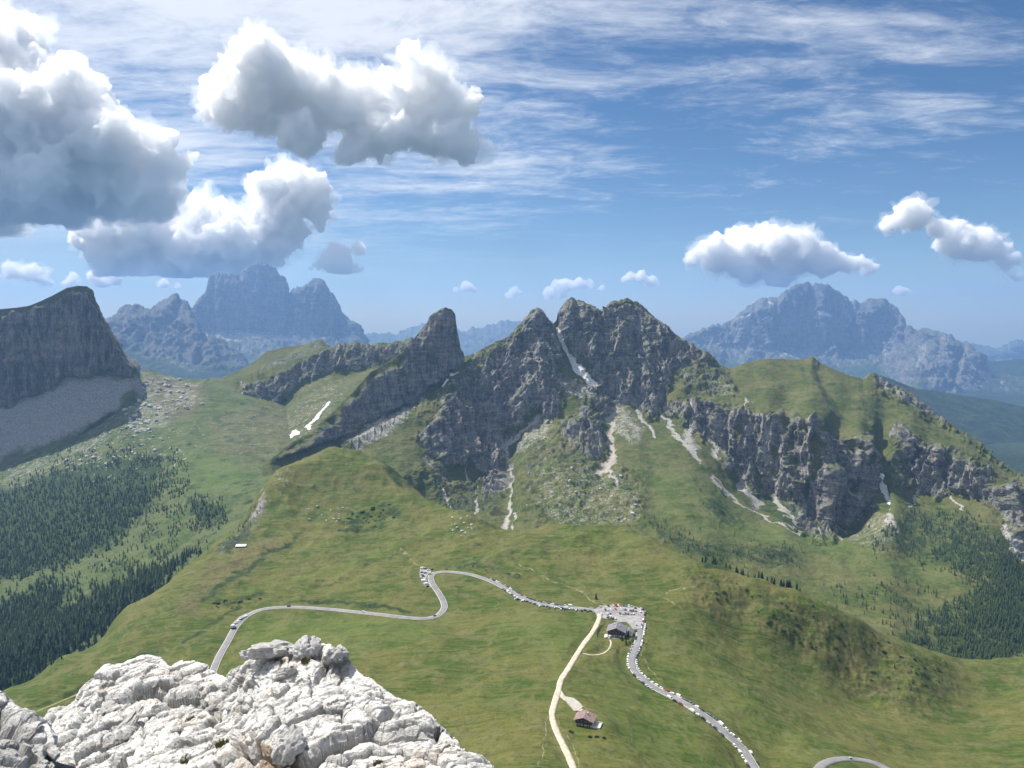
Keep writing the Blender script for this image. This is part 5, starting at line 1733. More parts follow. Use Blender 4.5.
def sites(LY, poly, n, hgt, place, fade=10, dens=None):
    pts = np.array(poly, float)
    U0, U1, V0, V1 = pts[:, 0].min(), pts[:, 0].max(), pts[:, 1].min(), pts[:, 1].max()
    m = int(n * 1.0)
    got = 0
    for _ in range(40):
        uu = rng.uniform(U0, U1, 4000)
        vv = rng.uniform(V0, V1, 4000)
        wb = fbm(np.stack([uu, vv, 0 * uu], -1) / 16 + len(place), 3) * 9
        k = rng.uniform(size=4000) < poly_in(uu + wb, vv + wb, pts, fade)
        if dens is not None:
            k &= rng.uniform(size=4000) < dens(uu, vv)
        for a, b_ in zip(uu[k], vv[k]):
            ci = int(np.clip(np.searchsorted(LY['u'][LY['nb']], a), 0, LY['u'].shape[1] - 1))
            colv = LY['v'][LY['nb']:, ci]
            ri = LY['nb'] + int(np.clip(np.searchsorted(colv, b_), 0, len(colv) - 1))
            p = LY['P'][ri, ci]
            TREES.append((p[0], p[1], p[2] - 0.4, hgt * random.uniform(.4, 1.0) ** .7 * 1.35, place))
            got += 1
            if got >= m:
                return


def clump(uu, vv):
    return np.clip(0.35 + 2.2 * fbm(np.stack([uu, vv, 0 * uu], -1) / 13 + 70, 3), 0.03, 1)


sites(LV, [(-60,505),(0,490),(50,485),(100,478),(140,485),(160,478),(165,490),(150,512),(110,548),(60,566),(0,583),(-60,600)], 3000, 12, 'packed in the dark valley wood under the table cliff')
sites(LV, [(0,488),(60,458),(130,445),(172,452),(190,470),(160,482),(100,480),(50,487)], 850, 9, 'thinly scattered above the valley wood', dens=clump)
sites(LV, [(-60,640),(0,606),(20,596),(55,584),(78,590),(60,606),(120,582),(170,562),(202,548),(130,615),(80,650),(0,700),(-60,720)], 4000, 13, 'in the lower valley wood beside the pass meadow')
sites(LV, [(185,495),(205,498),(227,510),(226,526),(206,530),(190,515)], 130, 11, 'in the small copse at the foot of the crag')
sites(LV, [(60,560),(130,530),(180,500),(215,520),(205,548),(120,580),(40,590)], 520, 8, 'thinly scattered over the valley pasture', dens=clump)
sites(LV, [(140,485),(165,475),(200,480),(185,500),(150,515)], 160, 9, 'thinly scattered over the valley pasture', dens=clump)
sites(LB, [(858,546),(872,533),(905,517),(940,511),(972,522),(1003,546),(1050,575),(1050,690),(960,690),(905,640),(925,612),(960,602),(978,587),(950,571),(905,553)], 4600, 11, 'in the steep wood on the far side of the valley', dens=lambda u, v: np.clip(clump(u, v) * 1.2 + sstep(u, 940, 985) * .8, 0, 1))
sites(LB, [(640,520),(690,533),(720,545),(790,548),(808,562),(780,570),(720,566),(660,548)], 190, 9, 'in the scrub band behind the grassy spur', dens=clump)
sites(LB, [(820,590),(880,575),(960,600),(900,640),(840,610)], 120, 10, 'in the steep wood on the far side of the valley', dens=clump)
sites(LB, [(700,500),(735,506),(748,528),(720,528)], 40, 7, 'in the scrub band behind the grassy spur', dens=clump)


def near_sites(poly, n, hgt, place):
    pts = np.array(poly, float)
    got = 0
    while got < n:
        a, b_ = rng.uniform(pts[:, 0].min(), pts[:, 0].max()), rng.uniform(pts[:, 1].min(), pts[:, 1].max())
        if poly_in(np.array([a]), np.array([b_]), pts, 1.0)[0] < .5:
            continue
        h = hit(a, b_)
        TREES.append((h[0], h[1], gz(h[0], h[1]) - .3, hgt * random.uniform(.6, 1.3), place))
        got += 1


near_sites([(690,551),(720,556),(760,567),(800,574),(806,582),(790,580),(740,570),(700,562)], 46, 9, 'along the crest of the grassy spur')
near_sites([(0,690),(60,652),(75,650),(40,672),(0,698)], 26, 9, 'on the meadow rim above the lower valley wood')
near_sites([(215,550),(245,522),(258,500),(262,512),(250,530),(222,556)], 20, 8, 'clinging to the crag on the meadow rim')
near_sites([(885,668),(930,662),(950,668),(940,690),(905,700)], 14, 6, 'on the dark broken slope at the end of the spur')

T_ = np.array([t[:4] for t in TREES])
size_ = T_[:, 3] / np.hypot(T_[:, 0], T_[:, 1])
pu_, pv_ = to_pix(T_[:, :3] + np.array([0, 0, 1.0]) * T_[:, 3:4] * .6)
inside = (pu_ > 0) & (pu_ < 1024) & (pv_ > 0) & (pv_ < 768)
# a tree is seen when the pass does not stand in the sight line
vis = np.ones(len(T_), bool)
for f_ in np.linspace(.45, .97, 24):
    xx, yy = T_[:, 0] * f_, T_[:, 1] * f_
    zl = CAMZ + (T_[:, 2] + T_[:, 3] * .8 - CAMZ) * f_
    vis &= (zl > g_base(xx, yy) - 1) | (yy > 1900)
order = np.argsort(-size_ * inside * vis)
single = set(order[:292].tolist())
for i_ in sorted(single):
    x_, y_, z_, h_, pl_ = TREES[i_]
    spruce(x_, y_, z_, h_, 'dark green spruce ' + pl_, 'spruces ' + pl_)
for (u_, v_, hh_, lab_) in ((73, 649, 9, 'lone dark spruce on the meadow rim, nearer the white rocks of a pair'), (80, 644, 8, 'lone dark spruce on the meadow rim, upper one of a pair'), (596, 598.5, 9, 'single round dark tree above the road junction by the lodge'),
                            (622, 641, 8, 'dark spruce in the shade beside the lodge wall'), (628, 638, 9, 'tall dark spruce between the lodge and the descending road'), (626, 644, 7, 'short dark spruce below the lodge near the descending road'), (608, 618, 5, 'small conifer between the lodge and the gravel track'), (447, 570, 5, 'small dark conifer on the upper side of the hairpin')):
    h = hit(u_, v_)
    spruce(h[0], h[1], gz(h[0], h[1]) - .2, hh_, lab_, None)


def wood(idx):
    V, Fc = [], []
    nv = 0
    protos = [spruce_arrays(1.0, 90 + k, 5, 5) for k in range(8)]
    protos = [(np.array(v), np.array(f)) for v, f in protos]
    for i in idx:
        x, y, z, h, _ = TREES[i]
        v, f = protos[i % 8]
        a = random.uniform(0, 6.28)
        c, s = math.cos(a), math.sin(a)
        w2 = h * random.uniform(.85, 1.25)
        q = np.stack([(v[:, 0] * c - v[:, 1] * s) * w2 + x, (v[:, 0] * s + v[:, 1] * c) * w2 + y, v[:, 2] * h + z], -1)
        V.append(q)
        Fc.append(f + nv)
        nv += len(v)
    V, Fc = np.concatenate(V), np.concatenate(Fc)
    me = bpy.data.meshes.new('forest')
    me.vertices.add(len(V))
    me.vertices.foreach_set('co', V.astype(np.float32).ravel())
    me.loops.add(len(Fc) * 3)
    me.loops.foreach_set('vertex_index', Fc.astype(np.int32).ravel())
    me.polygons.add(len(Fc))
    me.polygons.foreach_set('loop_start', np.arange(0, len(Fc) * 3, 3, dtype=np.int32))
    me.materials.append(M_FOREST)
    me.update()
    me.validate()
    o = bpy.data.objects.new('forest', me)
    COL.objects.link(o)
    o['kind'] = 'stuff'
    o['label'] = 'dark conifer woods on the valley slopes'


wood([i for i in range(len(TREES)) if i not in single])

# low dwarf-pine cushions on the pass
for poly, n, r0, lab, grp in (([(700,570),(760,585),(840,618),(900,650),(940,668),(930,695),(880,690),(820,660),(740,615),(700,600)], 70, 2.0, 'dark dwarf pine cushion on the brown broken slope of the spur', 'dwarf pines on the spur'),
                              ([(335,518),(375,508),(398,504),(395,518),(360,530)], 26, 2.4, 'dark dwarf pine cushion on the shady face of the knoll', 'dwarf pines on the knoll'),
                              ([(205,600),(240,602),(262,594),(262,602),(235,610),(205,608)], 16, 1.8, 'dark bush in the gully above the lay-by', 'bushes in the gully'),
                              ([(455,566),(500,568),(530,580),(500,578)], 14, 1.2, 'dark bush among stones above the upper road', 'bushes above the upper road'),
                              ([(646,622),(652,640),(640,664),(648,676),(643,680),(636,664)], 8, 1.0, 'small bush on the outer bank of the descending road', 'bushes on the road bank')):
    pts = np.array(poly, float)
    got = 0
    while got < n:
        a, b_ = rng.uniform(pts[:, 0].min(), pts[:, 0].max()), rng.uniform(pts[:, 1].min(), pts[:, 1].max())
        if poly_in(np.array([a]), np.array([b_]), pts, 1.0)[0] < .5:
            continue
        h = hit(a, b_)
        bush(h[0], h[1], r0 * random.uniform(.5, 1.5), lab, grp)
        got += 1

# ------------------------------------------------------------------ boulders
M_BOULD = flat_mat('pale_boulder', (0.42, 0.405, 0.375), 0.95, 0.25, 0.4, bump=0.4)
BOULD = []
for s_ in range(5):
    bm = bmesh.new()
    bmesh.ops.create_icosphere(bm, subdivisions=3, radius=1.0)
    P0 = np.array([v.co for v in bm.verts])
    f1, f2, idb, off = worley(P0 * 0.9 + s_ * 13.7)
    k_ = 0.72 + 0.45 * (np.abs(_g[idb][:, 0])) + 0.18 * perlin(P0 * 2.1 + s_ * 5)
    P0 = P0 * k_[:, None] * np.array([1.15, .9, .8])
    for v, p in zip(bm.verts, P0):
        v.co = p
    me = bpy.data.meshes.new('boulder_%d' % s_)
    bm.to_mesh(me)
    bm.free()
    me.materials.append(M_BOULD)
    BOULD.append(me)


def boulder(x, y, z, r_, label, group):
    o = bpy.data.objects.new('boulder', random.choice(BOULD))
    COL.objects.link(o)
    o.location = (x, y, z)
    o.scale = (r_ * random.uniform(.8, 1.3), r_ * random.uniform(.8, 1.2), r_ * random.uniform(.7, 1.1))
    o.rotation_euler = (random.uniform(-.5, .5), random.uniform(-.5, .5), random.uniform(0, 6.28))
    thing(o, label, 'boulder', group)


def boulder_field(LY, poly, n, r0, label, group):
    pts = np.array(poly, float)
    got = 0
    while got < n:
        a, b_ = rng.uniform(pts[:, 0].min(), pts[:, 0].max()), rng.uniform(pts[:, 1].min(), pts[:, 1].max())
        if poly_in(np.array([a]), np.array([b_]), pts, 1.0)[0] < .5:
            continue
        r_ = r0 * random.uniform(.4, 1.0) ** 1.5 * 1.5
        if LY is None:
            h = hit(a, b_)
            p = (h[0], h[1], gz(h[0], h[1]))
        else:
            ci = int(np.clip(np.searchsorted(LY['u'][LY['nb']], a), 0, LY['u'].shape[1] - 1))
            colv = LY['v'][LY['nb']:, ci]
            p = LY['P'][LY['nb'] + int(np.clip(np.searchsorted(colv, b_), 0, len(colv) - 1)), ci]
        boulder(p[0], p[1], p[2] + r_ * .15, r_, label, group)
        got += 1


boulder_field(LV, [(138,374),(165,374),(200,385),(205,405),(180,412),(150,430),(130,440),(120,420)], 90, 6.0, 'pale boulder in the rockfall below the saddle', 'boulders of the rockfall')
boulder_field(LV, [(70,450),(120,425),(170,430),(180,455),(120,470),(60,470)], 50, 5.0, 'pale boulder strewn over the upper valley pasture', 'boulders on the valley pasture')
boulder_field(LB, [(540,470),(600,470),(640,490),(640,525),(560,530),(525,510)], 30, 3.4, 'pale boulder in the debris fan under the massif', 'boulders of the debris fan')
boulder_field(LT, [(345,440),(390,418),(425,398),(435,410),(400,435),(360,455)], 24, 4.0, 'pale boulder on the slope below the stone tower', 'boulders below the tower')
boulder_field(None, [(305,505),(350,505),(345,530),(310,525)], 16, 1.8, 'grey stone on the face of the grassy knoll', 'stones on the knoll')
boulder_field(None, [(440,515),(478,518),(476,535),(455,540)], 18, 1.8, 'grey stone on the small hump behind the hairpin', 'stones on the hump')
# ------------------------------------------------------------------ the near limestone crest
def limestone():
    m = bpy.data.materials.new('white_limestone')
    m.use_nodes = True
    b = NT(m.node_tree)
    co = b.n('ShaderNodeTexCoord').outputs['Object']
    n1 = b.noise(co, 0.9, 6, 0.65, 0.4)
    n2 = b.noise(co, 5.0, 7, 0.72, 0.3)
    n3 = b.noise(co, 26.0, 5, 0.7)
    n4 = b.noise(b.mapping(co, (1, 1, 1), (0, 0, 0), (7, 3, 1)), 1.6, 5, 0.6)
    c = b.mix(b.ramp(n1, 0.38, 0.62), (0.62, 0.61, 0.585, 1), (0.78, 0.765, 0.735, 1))
    c = b.mix(b.math('MULTIPLY', b.ramp(n2, 0.50, 0.34), 0.75), c, (0.26, 0.255, 0.25, 1))
    c = b.mix(b.math('MULTIPLY', b.ramp(n2, 0.54, 0.68), 0.7), c, (0.82, 0.81, 0.78, 1))
    c = b.mix(b.math('MULTIPLY', b.ramp(n4, 0.55, 0.68), 0.55), c, (0.50, 0.42, 0.34, 1))
    c = b.mix(b.math('MULTIPLY', b.ramp(n3, 0.46, 0.30), 0.6), c, (0.16, 0.155, 0.15, 1))
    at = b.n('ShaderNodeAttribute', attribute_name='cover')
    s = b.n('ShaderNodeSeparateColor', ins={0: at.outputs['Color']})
    c = b.mix(b.math('MULTIPLY', s.outputs[0], 0.55), c, (0.17, 0.165, 0.155, 1))       # cracks darkened like occlusion, and shade painted on some blocks
    c = b.mix(b.ramp(b.math('ADD', s.outputs[1], b.math('MULTIPLY', b.math('SUBTRACT', n2, 0.5), 1.6)), 0.45, 0.7), c, (0.36, 0.28, 0.21, 1))
    h = b.math('ADD', b.math('MULTIPLY', n2, 0.10), b.math('MULTIPLY', n3, 0.035))
    bn = b.n('ShaderNodeBump', ins={'Strength': 0.9, 'Distance': 1.0, 'Height': h})
    bs = b.n('ShaderNodeBsdfPrincipled', ins={'Base Color': c, 'Roughness': 0.93, 'Specular IOR Level': 0.15, 'Normal': bn.outputs[0]})
    b.t.links.new(bs.outputs[0], b.n('ShaderNodeOutputMaterial').inputs['Surface'])
    return m


M_LIME = limestone()


def blocks(P, size, seed):
    """broken rock: every cell its own height and tilt, deep at the joints"""
    f1, f2, idb, off = worley(P / size + seed)
    r1 = _g[idb]
    r2 = _g[(idb * 7 + 31) & 255]
    tilt = (off * r2).sum(1)
    joint = 1 - sstep(f2 - f1, 0.0, 0.085)
    return r1[:, 0] * 0.55 + tilt * 0.9, joint


def rock_sheet(name, crest, bottom, u0, u1, du, nrow, back, seed, ao=1.0, paint=None):
    U = np.arange(u0, u1 + du, du)
    cv, cD = lerp_line(crest, U, 1), lerp_line(crest, U, 2)
    bv, bD = lerp_line(bottom, U, 1), lerp_line(bottom, U, 2)
    kk = int(14 / du)
    cs = np.cumsum(np.pad(cD, (kk + 1, kk), mode='edge'))
    cD = (cs[2 * kk + 1:] - cs[:-2 * kk - 1]) / (2 * kk + 1)
    cvs = np.cumsum(np.pad(cv, (kk + 1, kk), mode='edge'))
    cvs = (cvs[2 * kk + 1:] - cvs[:-2 * kk - 1]) / (2 * kk + 1)
    t = np.linspace(0, 1, nrow)[:, None]
    v = cvs + (bv - cvs) * t + (cv - cvs) * np.exp(-t * (bv - cvs) / 14)
    D = 1 / (1 / cD + (1 / bD - 1 / cD) * t)
    D = cD + (bD - cD) * (0.65 * t + 0.35 * (D - cD) / (bD - cD + 1e-9))
    P = world_pt(U[None], v, D)
    nb = 60
    bk = []
    for i in range(nb, 0, -1):
        q = P[0].copy()
        s = i / nb
        q[:, 1] += back[0] * s
        q[:, 0] += back[0] * s * q[:, 0] / q[:, 1] * 0.4
        q[:, 2] -= back[1] * s ** 1.3 + 0.5 * s
        bk.append(q)
    pu = np.broadcast_to(U[None], v.shape)
    pu, pv = np.concatenate([np.repeat(pu[:1], nb, 0), pu]), np.concatenate([np.repeat(v[:1], nb, 0), v])
    P = np.concatenate([np.stack(bk), P])
    N = grid_normals(P)
    if N[..., 2].mean() < 0:
        N = -N
    N = blur2(N, 10)
    N /= np.linalg.norm(N, axis=-1, keepdims=True)
    Q = P.reshape(-1, 3)
    Qw = Q + np.stack([fbm(Q / 0.8 + k * 11, 3) for k in range(3)], -1) * 0.11
    dip = np.array([[1, .25, .35], [-.2, 1, .1], [-.3, .1, 2.3]])       # beds lean over
    Qd = Qw @ dip.T
    b1, j1 = blocks(Qd, 1.7, seed + 1)
    b2, j2 = blocks(Qd, 0.62, seed + 2)
    b3, j3 = blocks(Qd, 0.20, seed + 3)
    b4, j4 = blocks(Qd, 0.085, seed + 4)
    f = fbm(Q / 1.6 + 3, 5)
    g = fbm(Q / 0.25 + 9, 4, 0.6)
    d = 0.16 * b1 + 0.085 * b2 + 0.030 * b3 + 0.013 * b4 + 0.07 * f + 0.018 * g
    d -= 0.10 * j1 + 0.042 * j2 + 0.014 * j3
    d = d.reshape(v.shape[0] + nb, -1)
    nr = np.arange(P.shape[0])[:, None]
    cf = 0.45 + 0.55 * sstep(np.abs(nr - nb), 0, 40)
    P = P + N * (d * cf)[..., None]
    cover = np.zeros((*d.shape, 4), np.float32)
    cover[..., 0] = np.clip(0.9 * j1 * 0.7 + 0.6 * j2 + 0.25 * j3, 0, 1).reshape(d.shape)
    if paint:
        paint(pu, pv, cover)
    o = grid_mesh(name, P, M_LIME, {'cover': cover})
    me = o.data
    me.polygons.foreach_set('use_smooth', np.zeros(len(me.polygons), bool))
    return structure(o), dict(P=P, u=pu, v=pv, nb=nb)


R_CREST = [(20,740,15.5),(40,722.5,15.5),(49,711.5,15.4),(71,704,15.2),(83,683.5,15),(92,676,15),(105,666,15),(122,665,14.8),(135,660,14.6),(146.5,657,14.5),(161,660,14.3),(168,669,14.1),(181,664,14),(198,665,13.8),(215,671,13.4),(227,677,13),(234,671,12.6),(243,665,12.2),(252.7,654,12),(268,644,11.8),(283,641,11.6),(287,645,11.5),(289,654,11.4),(293,654,11.4),(299.7,641.6,11.3),(310,639,11.2),(318.7,644,11.1),(331,645,11),(341.6,653,10.9),(352,658,10.8),(354,664,10.6),(367,674.6,10.3),(382,687,10),(395,697.5,9.7),(405,700,9.4),(415,702.5,9.2),(423,711,9),(446,732,8.3),(458,744,8),(476,754.6,7.6),(494,767,7.2),(505,776,7),(530,792,6.6)]
R_BOT = [(20,840,6.6),(120,840,6.4),(260,840,5.8),(400,840,5.4),(530,840,5.6)]


def rock_paint(u, v, c):
    w_ = fbm(np.stack([u, v, 0 * u], -1) / 12, 4) * 8
    put(c[..., 1], poly_in(u + w_, v + w_, [(165,690),(190,682),(200,700),(185,730),(170,725)], 6), 0.45)
    put(c[..., 1], poly_in(u + w_, v + w_, [(212,735),(240,735),(255,750),(230,768),(205,768)], 6), 0.45)
    put(c[..., 1], poly_in(u + w_, v + w_, [(255,768),(262,752),(292,745),(300,768)], 5), 0.8)
    put(c[..., 1], poly_in(u + w_, v + w_, [(300,655),(320,655),(330,675),(300,685)], 5), 0.4)
    put(c[..., 0], poly_in(u + w_, v + w_, [(322,655),(340,650),(350,668),(345,676),(325,672)], 3), 0.55)  # shade on the near face of these blocks, put in as dark colour
    put(c[..., 0], poly_in(u + w_, v + w_, [(455,757),(472,756),(476,768),(455,768)], 3), 0.7)


o, LR = rock_sheet('rock_outcrop', R_CREST, R_BOT, 20, 530, 0.52, 460, (5.0, 8.0), 3, paint=rock_paint)
o['label'] = 'broken white limestone crest at the lower edge'
K_CR = [(-60,670,6.2),(-20,684,6.0),(0,693,5.9),(5,700.5,5.9),(22,710,5.8),(37,722.5,5.7),(44,732,5.6),(49,742,5.5),(55,757,5.3),(57,775,5.2),(60,800,5.0),(66,830,4.9)]
K_BO = [(-60,900,3.2),(0,900,3.3),(40,900,3.7),(66,900,4.3)]


def corner_shade(u, v, c):
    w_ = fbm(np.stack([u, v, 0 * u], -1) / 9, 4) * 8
    put(c[..., 0], poly_in(u + w_, v + w_, [(-20,715),(8,715),(25,735),(34,757),(40,790),(-20,790)], 6), 0.9)  # shade of the turned face painted on as a darker tone


o, LK = rock_sheet('rock_corner', K_CR, K_BO, -60, 66, 0.45, 260, (2.6, 6.0), 8, paint=corner_shade)
o['label'] = 'grey shaded limestone block in the lower corner'

# loose stones lying on the crest
M_LOOSE = M_LIME
STONES = []
for s_ in range(6):
    bm = bmesh.new()
    bmesh.ops.create_icosphere(bm, subdivisions=4, radius=1.0)
    P0 = np.array([v.co for v in bm.verts])
    b1_, j1_ = blocks(P0, 0.95, s_ * 3.1)
    b2_, j2_ = blocks(P0, 0.4, s_ * 5.7)
    P0 = P0 * (0.95 + 0.32 * b1_ + 0.10 * b2_ + 0.12 * fbm(P0 * 1.3 + s_, 4))[:, None] * np.array([1.2, .85, .62])
    for v, p in zip(bm.verts, P0):
        v.co = p
    me = bpy.data.meshes.new('loose_stone')
    bm.to_mesh(me)
    bm.free()
    me.materials.append(M_LOOSE)
    STONES.append(me)


def on_rock(u, v):
    r = LR['P'][LR['nb']:]
    a, b_ = to_pix(r[::3, ::3])
    k = np.argmin((a - u) ** 2 + (b_ - v) ** 2)
    return r[::3, ::3].reshape(-1, 3)[k]


def stone(u, v, px, label, group=None, squash=(1, 1, 1)):
    p = on_rock(u, v)
    r_ = px * p[1] / F * 0.5
    o = bpy.data.objects.new('limestone_block', random.choice(STONES))
    COL.objects.link(o)
    o.location = (p[0], p[1], p[2] + r_ * .18)
    o.scale = (r_ * squash[0] * random.uniform(.9, 1.2), r_ * squash[1], r_ * squash[2])
    o.rotation_euler = (random.uniform(-.5, .5), random.uniform(-.6, .2), random.uniform(0, 6.28))
    return thing(o, label, 'rock', group)


stone(272, 655, 38, 'large tilted white slab at the top of the limestone crest', squash=(1.1, 1, .8))
stone(306, 652, 34, 'rounded white block crowning the limestone crest', squash=(1, 1, 1.1))
stone(336, 660, 32, 'dark cracked block on the shoulder of the crest beside the summit blocks', squash=(1, 1, 1.1))
stone(285, 675, 20, 'small white block wedged under the tilted slab')
stone(181, 748, 22, 'dark grey rock in a hollow in the middle of the pale rubble', squash=(.8, 1, 1.3))
stone(128, 725, 22, 'flat white slab lying on the rubble below the crest', squash=(1.2, 1, .5))
stone(110, 706, 20, 'white slab standing out in the upper rubble', squash=(1.1, 1, .5))
stone(290, 752, 40, 'pointed grey rock with a rusty foot at the lower edge', squash=(1, 1, 1.4))
for _ in range(46):
    while True:
        a, b_ = rng.uniform(60, 260), rng.uniform(680, 770)
        if b_ > np.interp(a, [p[0] for p in R_CREST], [p[1] for p in R_CREST]) + 8:
            break
    stone(a, b_, random.uniform(4, 11), 'small loose white stone among the rubble of the limestone crest', 'loose stones on the limestone crest', (1, 1, .7))

# grass tufts in the hollows
M_TUFT = leaf_mat('dry_grass_blades', (0.07, 0.075, 0.018), (0.16, 0.13, 0.045), 9.0)


def tuft(u, v, px, label):
    p = on_rock(u, v)
    r_ = px * p[1] / F * .5
    V, Fc = [], []
    for k in range(150):
        a, q = random.uniform(0, 6.28), r_ * math.sqrt(random.random()) * .8
        x, y = q * math.cos(a), q * math.sin(a)
        lx, ly = random.uniform(-.5, .5) * r_, random.uniform(-.5, .5) * r_
        h = r_ * random.uniform(.5, 1.1)
        wd = r_ * .05
        b0 = len(V)
        V += [(x - wd, y, 0), (x + wd, y, 0), (x + lx * .5 + wd * .6, y + ly * .5, h * .7), (x + lx * .5 - wd * .6, y + ly * .5, h * .7), (x + lx, y + ly, h)]
        Fc += [(b0, b0 + 1, b0 + 2, b0 + 3), (b0 + 3, b0 + 2, b0 + 4)]
    o = mesh_obj('grass_tuft', V, Fc, M_TUFT)
    o.location = (p[0], p[1], p[2] - .02)
    thing(o, label, 'grass tuft')


tuft(305, 661, 11, 'yellowish moss tuft between the summit blocks of the crest')
tuft(283, 662, 8, 'green tuft under the tilted slab')
tuft(222, 746, 16, 'dry grass tuft in the hollow beside the brown soil')
tuft(186, 762, 14, 'green grass tuft at the lower edge between pale stones')
tuft(464, 762, 16, 'brown cushion of dry grass near the end of the white slope')
tuft(378, 764, 12, 'olive grass tuft at the lower edge of the white slope')
# ------------------------------------------------------------------ the blue air
def haze():
    x, y0, y1, z0, z1 = 24500, -17400, 24800, -1420, 1335
    bm = bmesh.new()
    bmesh.ops.create_cube(bm, size=1.0)
    for v in bm.verts:
        v.co = Vector((v.co.x * 2 * x, y0 + (v.co.y + 0.5) * (y1 - y0), z0 + (v.co.z + 0.5) * (z1 - z0)))
    me = bpy.data.meshes.new('haze')
    bm.to_mesh(me)
    bm.free()
    m = bpy.data.materials.new('blue_air')
    m.use_nodes = True
    h = NT(m.node_tree)
    pv = h.n('ShaderNodeVolumePrincipled', ins={'Color': (0.30, 0.54, 0.98, 1), 'Density': 4.0e-5, 'Anisotropy': 0.25})
    h.t.links.new(pv.outputs[0], h.n('ShaderNodeOutputMaterial').inputs['Volume'])
    me.materials.append(m)
    o = bpy.data.objects.new('haze', me)
    COL.objects.link(o)
    o['kind'] = 'stuff'


haze()


# ------------------------------------------------------------------ cumulus
def cloud_mat(name, dens):
    m = bpy.data.materials.new(name)
    m.use_nodes = True
    h = NT(m.node_tree)
    pv = h.n('ShaderNodeVolumePrincipled', ins={'Color': (1, 1, 1, 1), 'Density': dens, 'Anisotropy': 0.2})
    h.t.links.new(pv.outputs[0], h.n('ShaderNodeOutputMaterial').inputs['Volume'])
    return m


def _remesh(me, vox):
    tmp = bpy.data.objects.new('lumps', me)
    COL.objects.link(tmp)
    md = tmp.modifiers.new('join', 'REMESH')
    md.mode = 'VOXEL'
    md.voxel_size = vox
    ev = tmp.evaluated_get(bpy.context.evaluated_depsgraph_get())
    m2 = bpy.data.meshes.new_from_object(ev)
    bpy.data.objects.remove(tmp)
    bpy.data.meshes.remove(me)
    return m2


def _get(me, what):
    A = np.zeros(len(me.vertices) * 3, np.float32)
    me.vertices.foreach_get(what, A)
    return A.reshape(-1, 3)


def cloud(puffs, vbase, D, dens=0.017, seed=0, veil=True):
    """puffs: pixel column, row, radius; they become real lumps round a common distance over a flat base"""
    zb = float(world_pt(512, vbase, D)[2])
    px = D / F
    R_ = [p[2] * px for p in puffs]
    S = float(np.median(R_))
    for layer_ in ((0, 1) if veil else (0,)):
        crng = np.random.default_rng(seed + 100)
        grow = 1.0 if layer_ == 0 else 1.16
        bm = bmesh.new()
        for (u, v, r), rr in zip(puffs, R_):
            p = world_pt(u, v, D)
            n = (6 if r < 12 else 5) + (r > 18) * 2 + (r > 30) * 3
            for k in range(n):
                d = crng.normal(size=3) * np.array([.55, .7, .34]) * rr if k else np.zeros(3)
                s_ = rr * ((1.0 if r > 12 else .72) if k == 0 else crng.uniform(.28, .72)) * grow
                bmesh.ops.create_icosphere(bm, subdivisions=2, radius=s_, matrix=Matrix.Translation(Vector(p + d)))
        me = bpy.data.meshes.new('lumps')
        bm.to_mesh(me)
        bm.free()
        m2 = _remesh(me, max(px * 1.7, max(R_) / 34))
        P, N = _get(m2, 'co'), _get(m2, 'normal')
        Q = P / S + seed * 7.7 + layer_ * 3.3
        Q = Q + np.stack([fbm(Q * 0.9 + k * 9, 3) for k in range(3)], -1) * 0.6
        d = 0.34 * perlin(Q * 0.5 + 2)
        for fq, am in ((0.9, .42), (2.0, .32), (4.2, .22), (8.5, .14), (16, .07)):
            d = d + am * (0.5 - np.abs(perlin(Q * fq + fq * 3)) * 2.2) * (1.0 if layer_ == 0 else 1.5)
        P = P + N * (d * S)[:, None]
        zmin = zb + S * (0.16 * fbm(P / S * 0.8 + 4, 4) + 0.08 * fbm(P / S * 3, 3))
        P[:, 2] = np.where(P[:, 2] < zmin, zmin + (P[:, 2] - zmin) * 0.12, P[:, 2])
        m2.vertices.foreach_set('co', P.astype(np.float32).ravel())
        m2.update()
        m2 = _remesh(m2, max(px * 1.5, max(R_) / 40))
        m2.materials.clear()
        m2.materials.append(cloud_mat('cloud_vapour', dens if layer_ == 0 else dens * 0.12))
        o = bpy.data.objects.new('cloud', m2)
        COL.objects.link(o)
        o['kind'] = 'stuff'


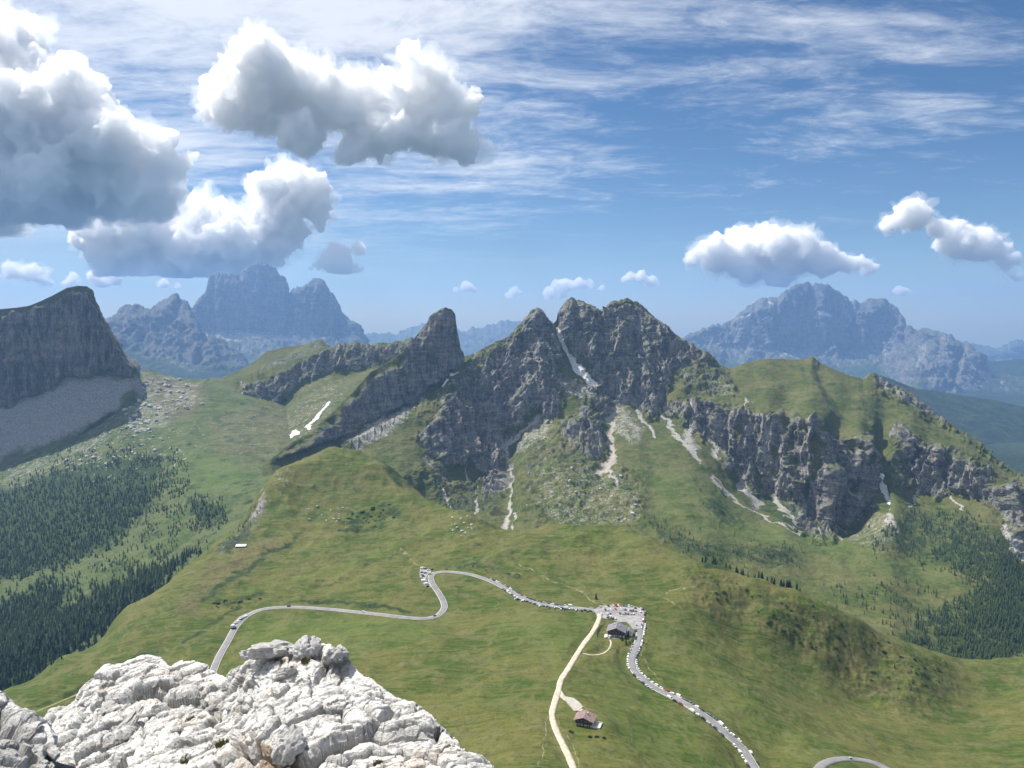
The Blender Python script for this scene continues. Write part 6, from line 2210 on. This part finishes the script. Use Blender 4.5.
cloud([(-90,80,70),(-25,55,40),(10,70,30),(45,85,28),(80,100,24),(28,128,50),(-50,150,80),(98,128,28),(128,142,22),(68,165,42),(160,158,16),(184,164,11),(108,182,34),(148,194,24),(40,185,42),(-90,180,60)], 222, 9000, seed=1, dens=0.019)
cloud([(-10,20,20),(20,28,14),(-30,36,20)], 60, 9600, seed=16, dens=0.012)
cloud([(92,240,11),(115,240,17),(150,240,28),(190,235,34),(220,240,28),(205,212,20),(285,200,26),(303,190,18),(272,228,26),(318,208,12),(250,248,24),(130,258,18),(180,258,24),(225,260,24)], 277, 20500, seed=2, dens=0.011)
cloud([(250,72,26),(268,92,36),(232,104,20),(300,88,30),(330,98,28),(300,124,26),(362,108,24),(355,146,18),(398,106,26),(434,82,20),(452,104,20),(440,134,24),(468,148,16),(382,136,24),(214,106,9)], 166, 9500, seed=3)
cloud([(715,255,17),(740,258,19),(768,246,22),(795,248,19),(820,260,15),(845,262,9),(866,263,6),(697,256,9),(750,272,13),(782,272,15)], 287, 26500, seed=4, dens=0.009)
cloud([(890,222,9),(915,214,15),(940,226,12),(960,243,17),(985,244,15),(1005,256,11),(1016,276,6)], 282, 22500, seed=5, dens=0.010)
cloud([(12,270,11),(30,272,12),(48,282,6),(-20,278,14)], 290, 29000, seed=6, dens=0.006)
cloud([(75,280,7),(95,277,10),(115,281,8),(165,284,6),(178,287,5)], 288, 30000, seed=7, dens=0.006)
cloud([(335,260,15),(320,264,9),(354,266,8)], 273, 20000, seed=8, dens=0.008)
cloud([(466,286,8),(456,291,4),(475,291,4)], 295, 36000, seed=9, veil=False, dens=0.005)
cloud([(515,291,6),(508,297,3.5)], 299, 42000, seed=10, veil=False, dens=0.004)
cloud([(550,293,7),(565,287,8),(580,283,8),(592,285,6),(602,288,5),(560,297,4)], 300, 44000, seed=11, veil=False, dens=0.004)
cloud([(630,275,6),(638,277,7),(648,281,6),(655,283,4)], 288, 30000, seed=12, veil=False, dens=0.006)
cloud([(905,291,6),(897,293,3.5)], 296, 38000, seed=13, veil=False, dens=0.005)
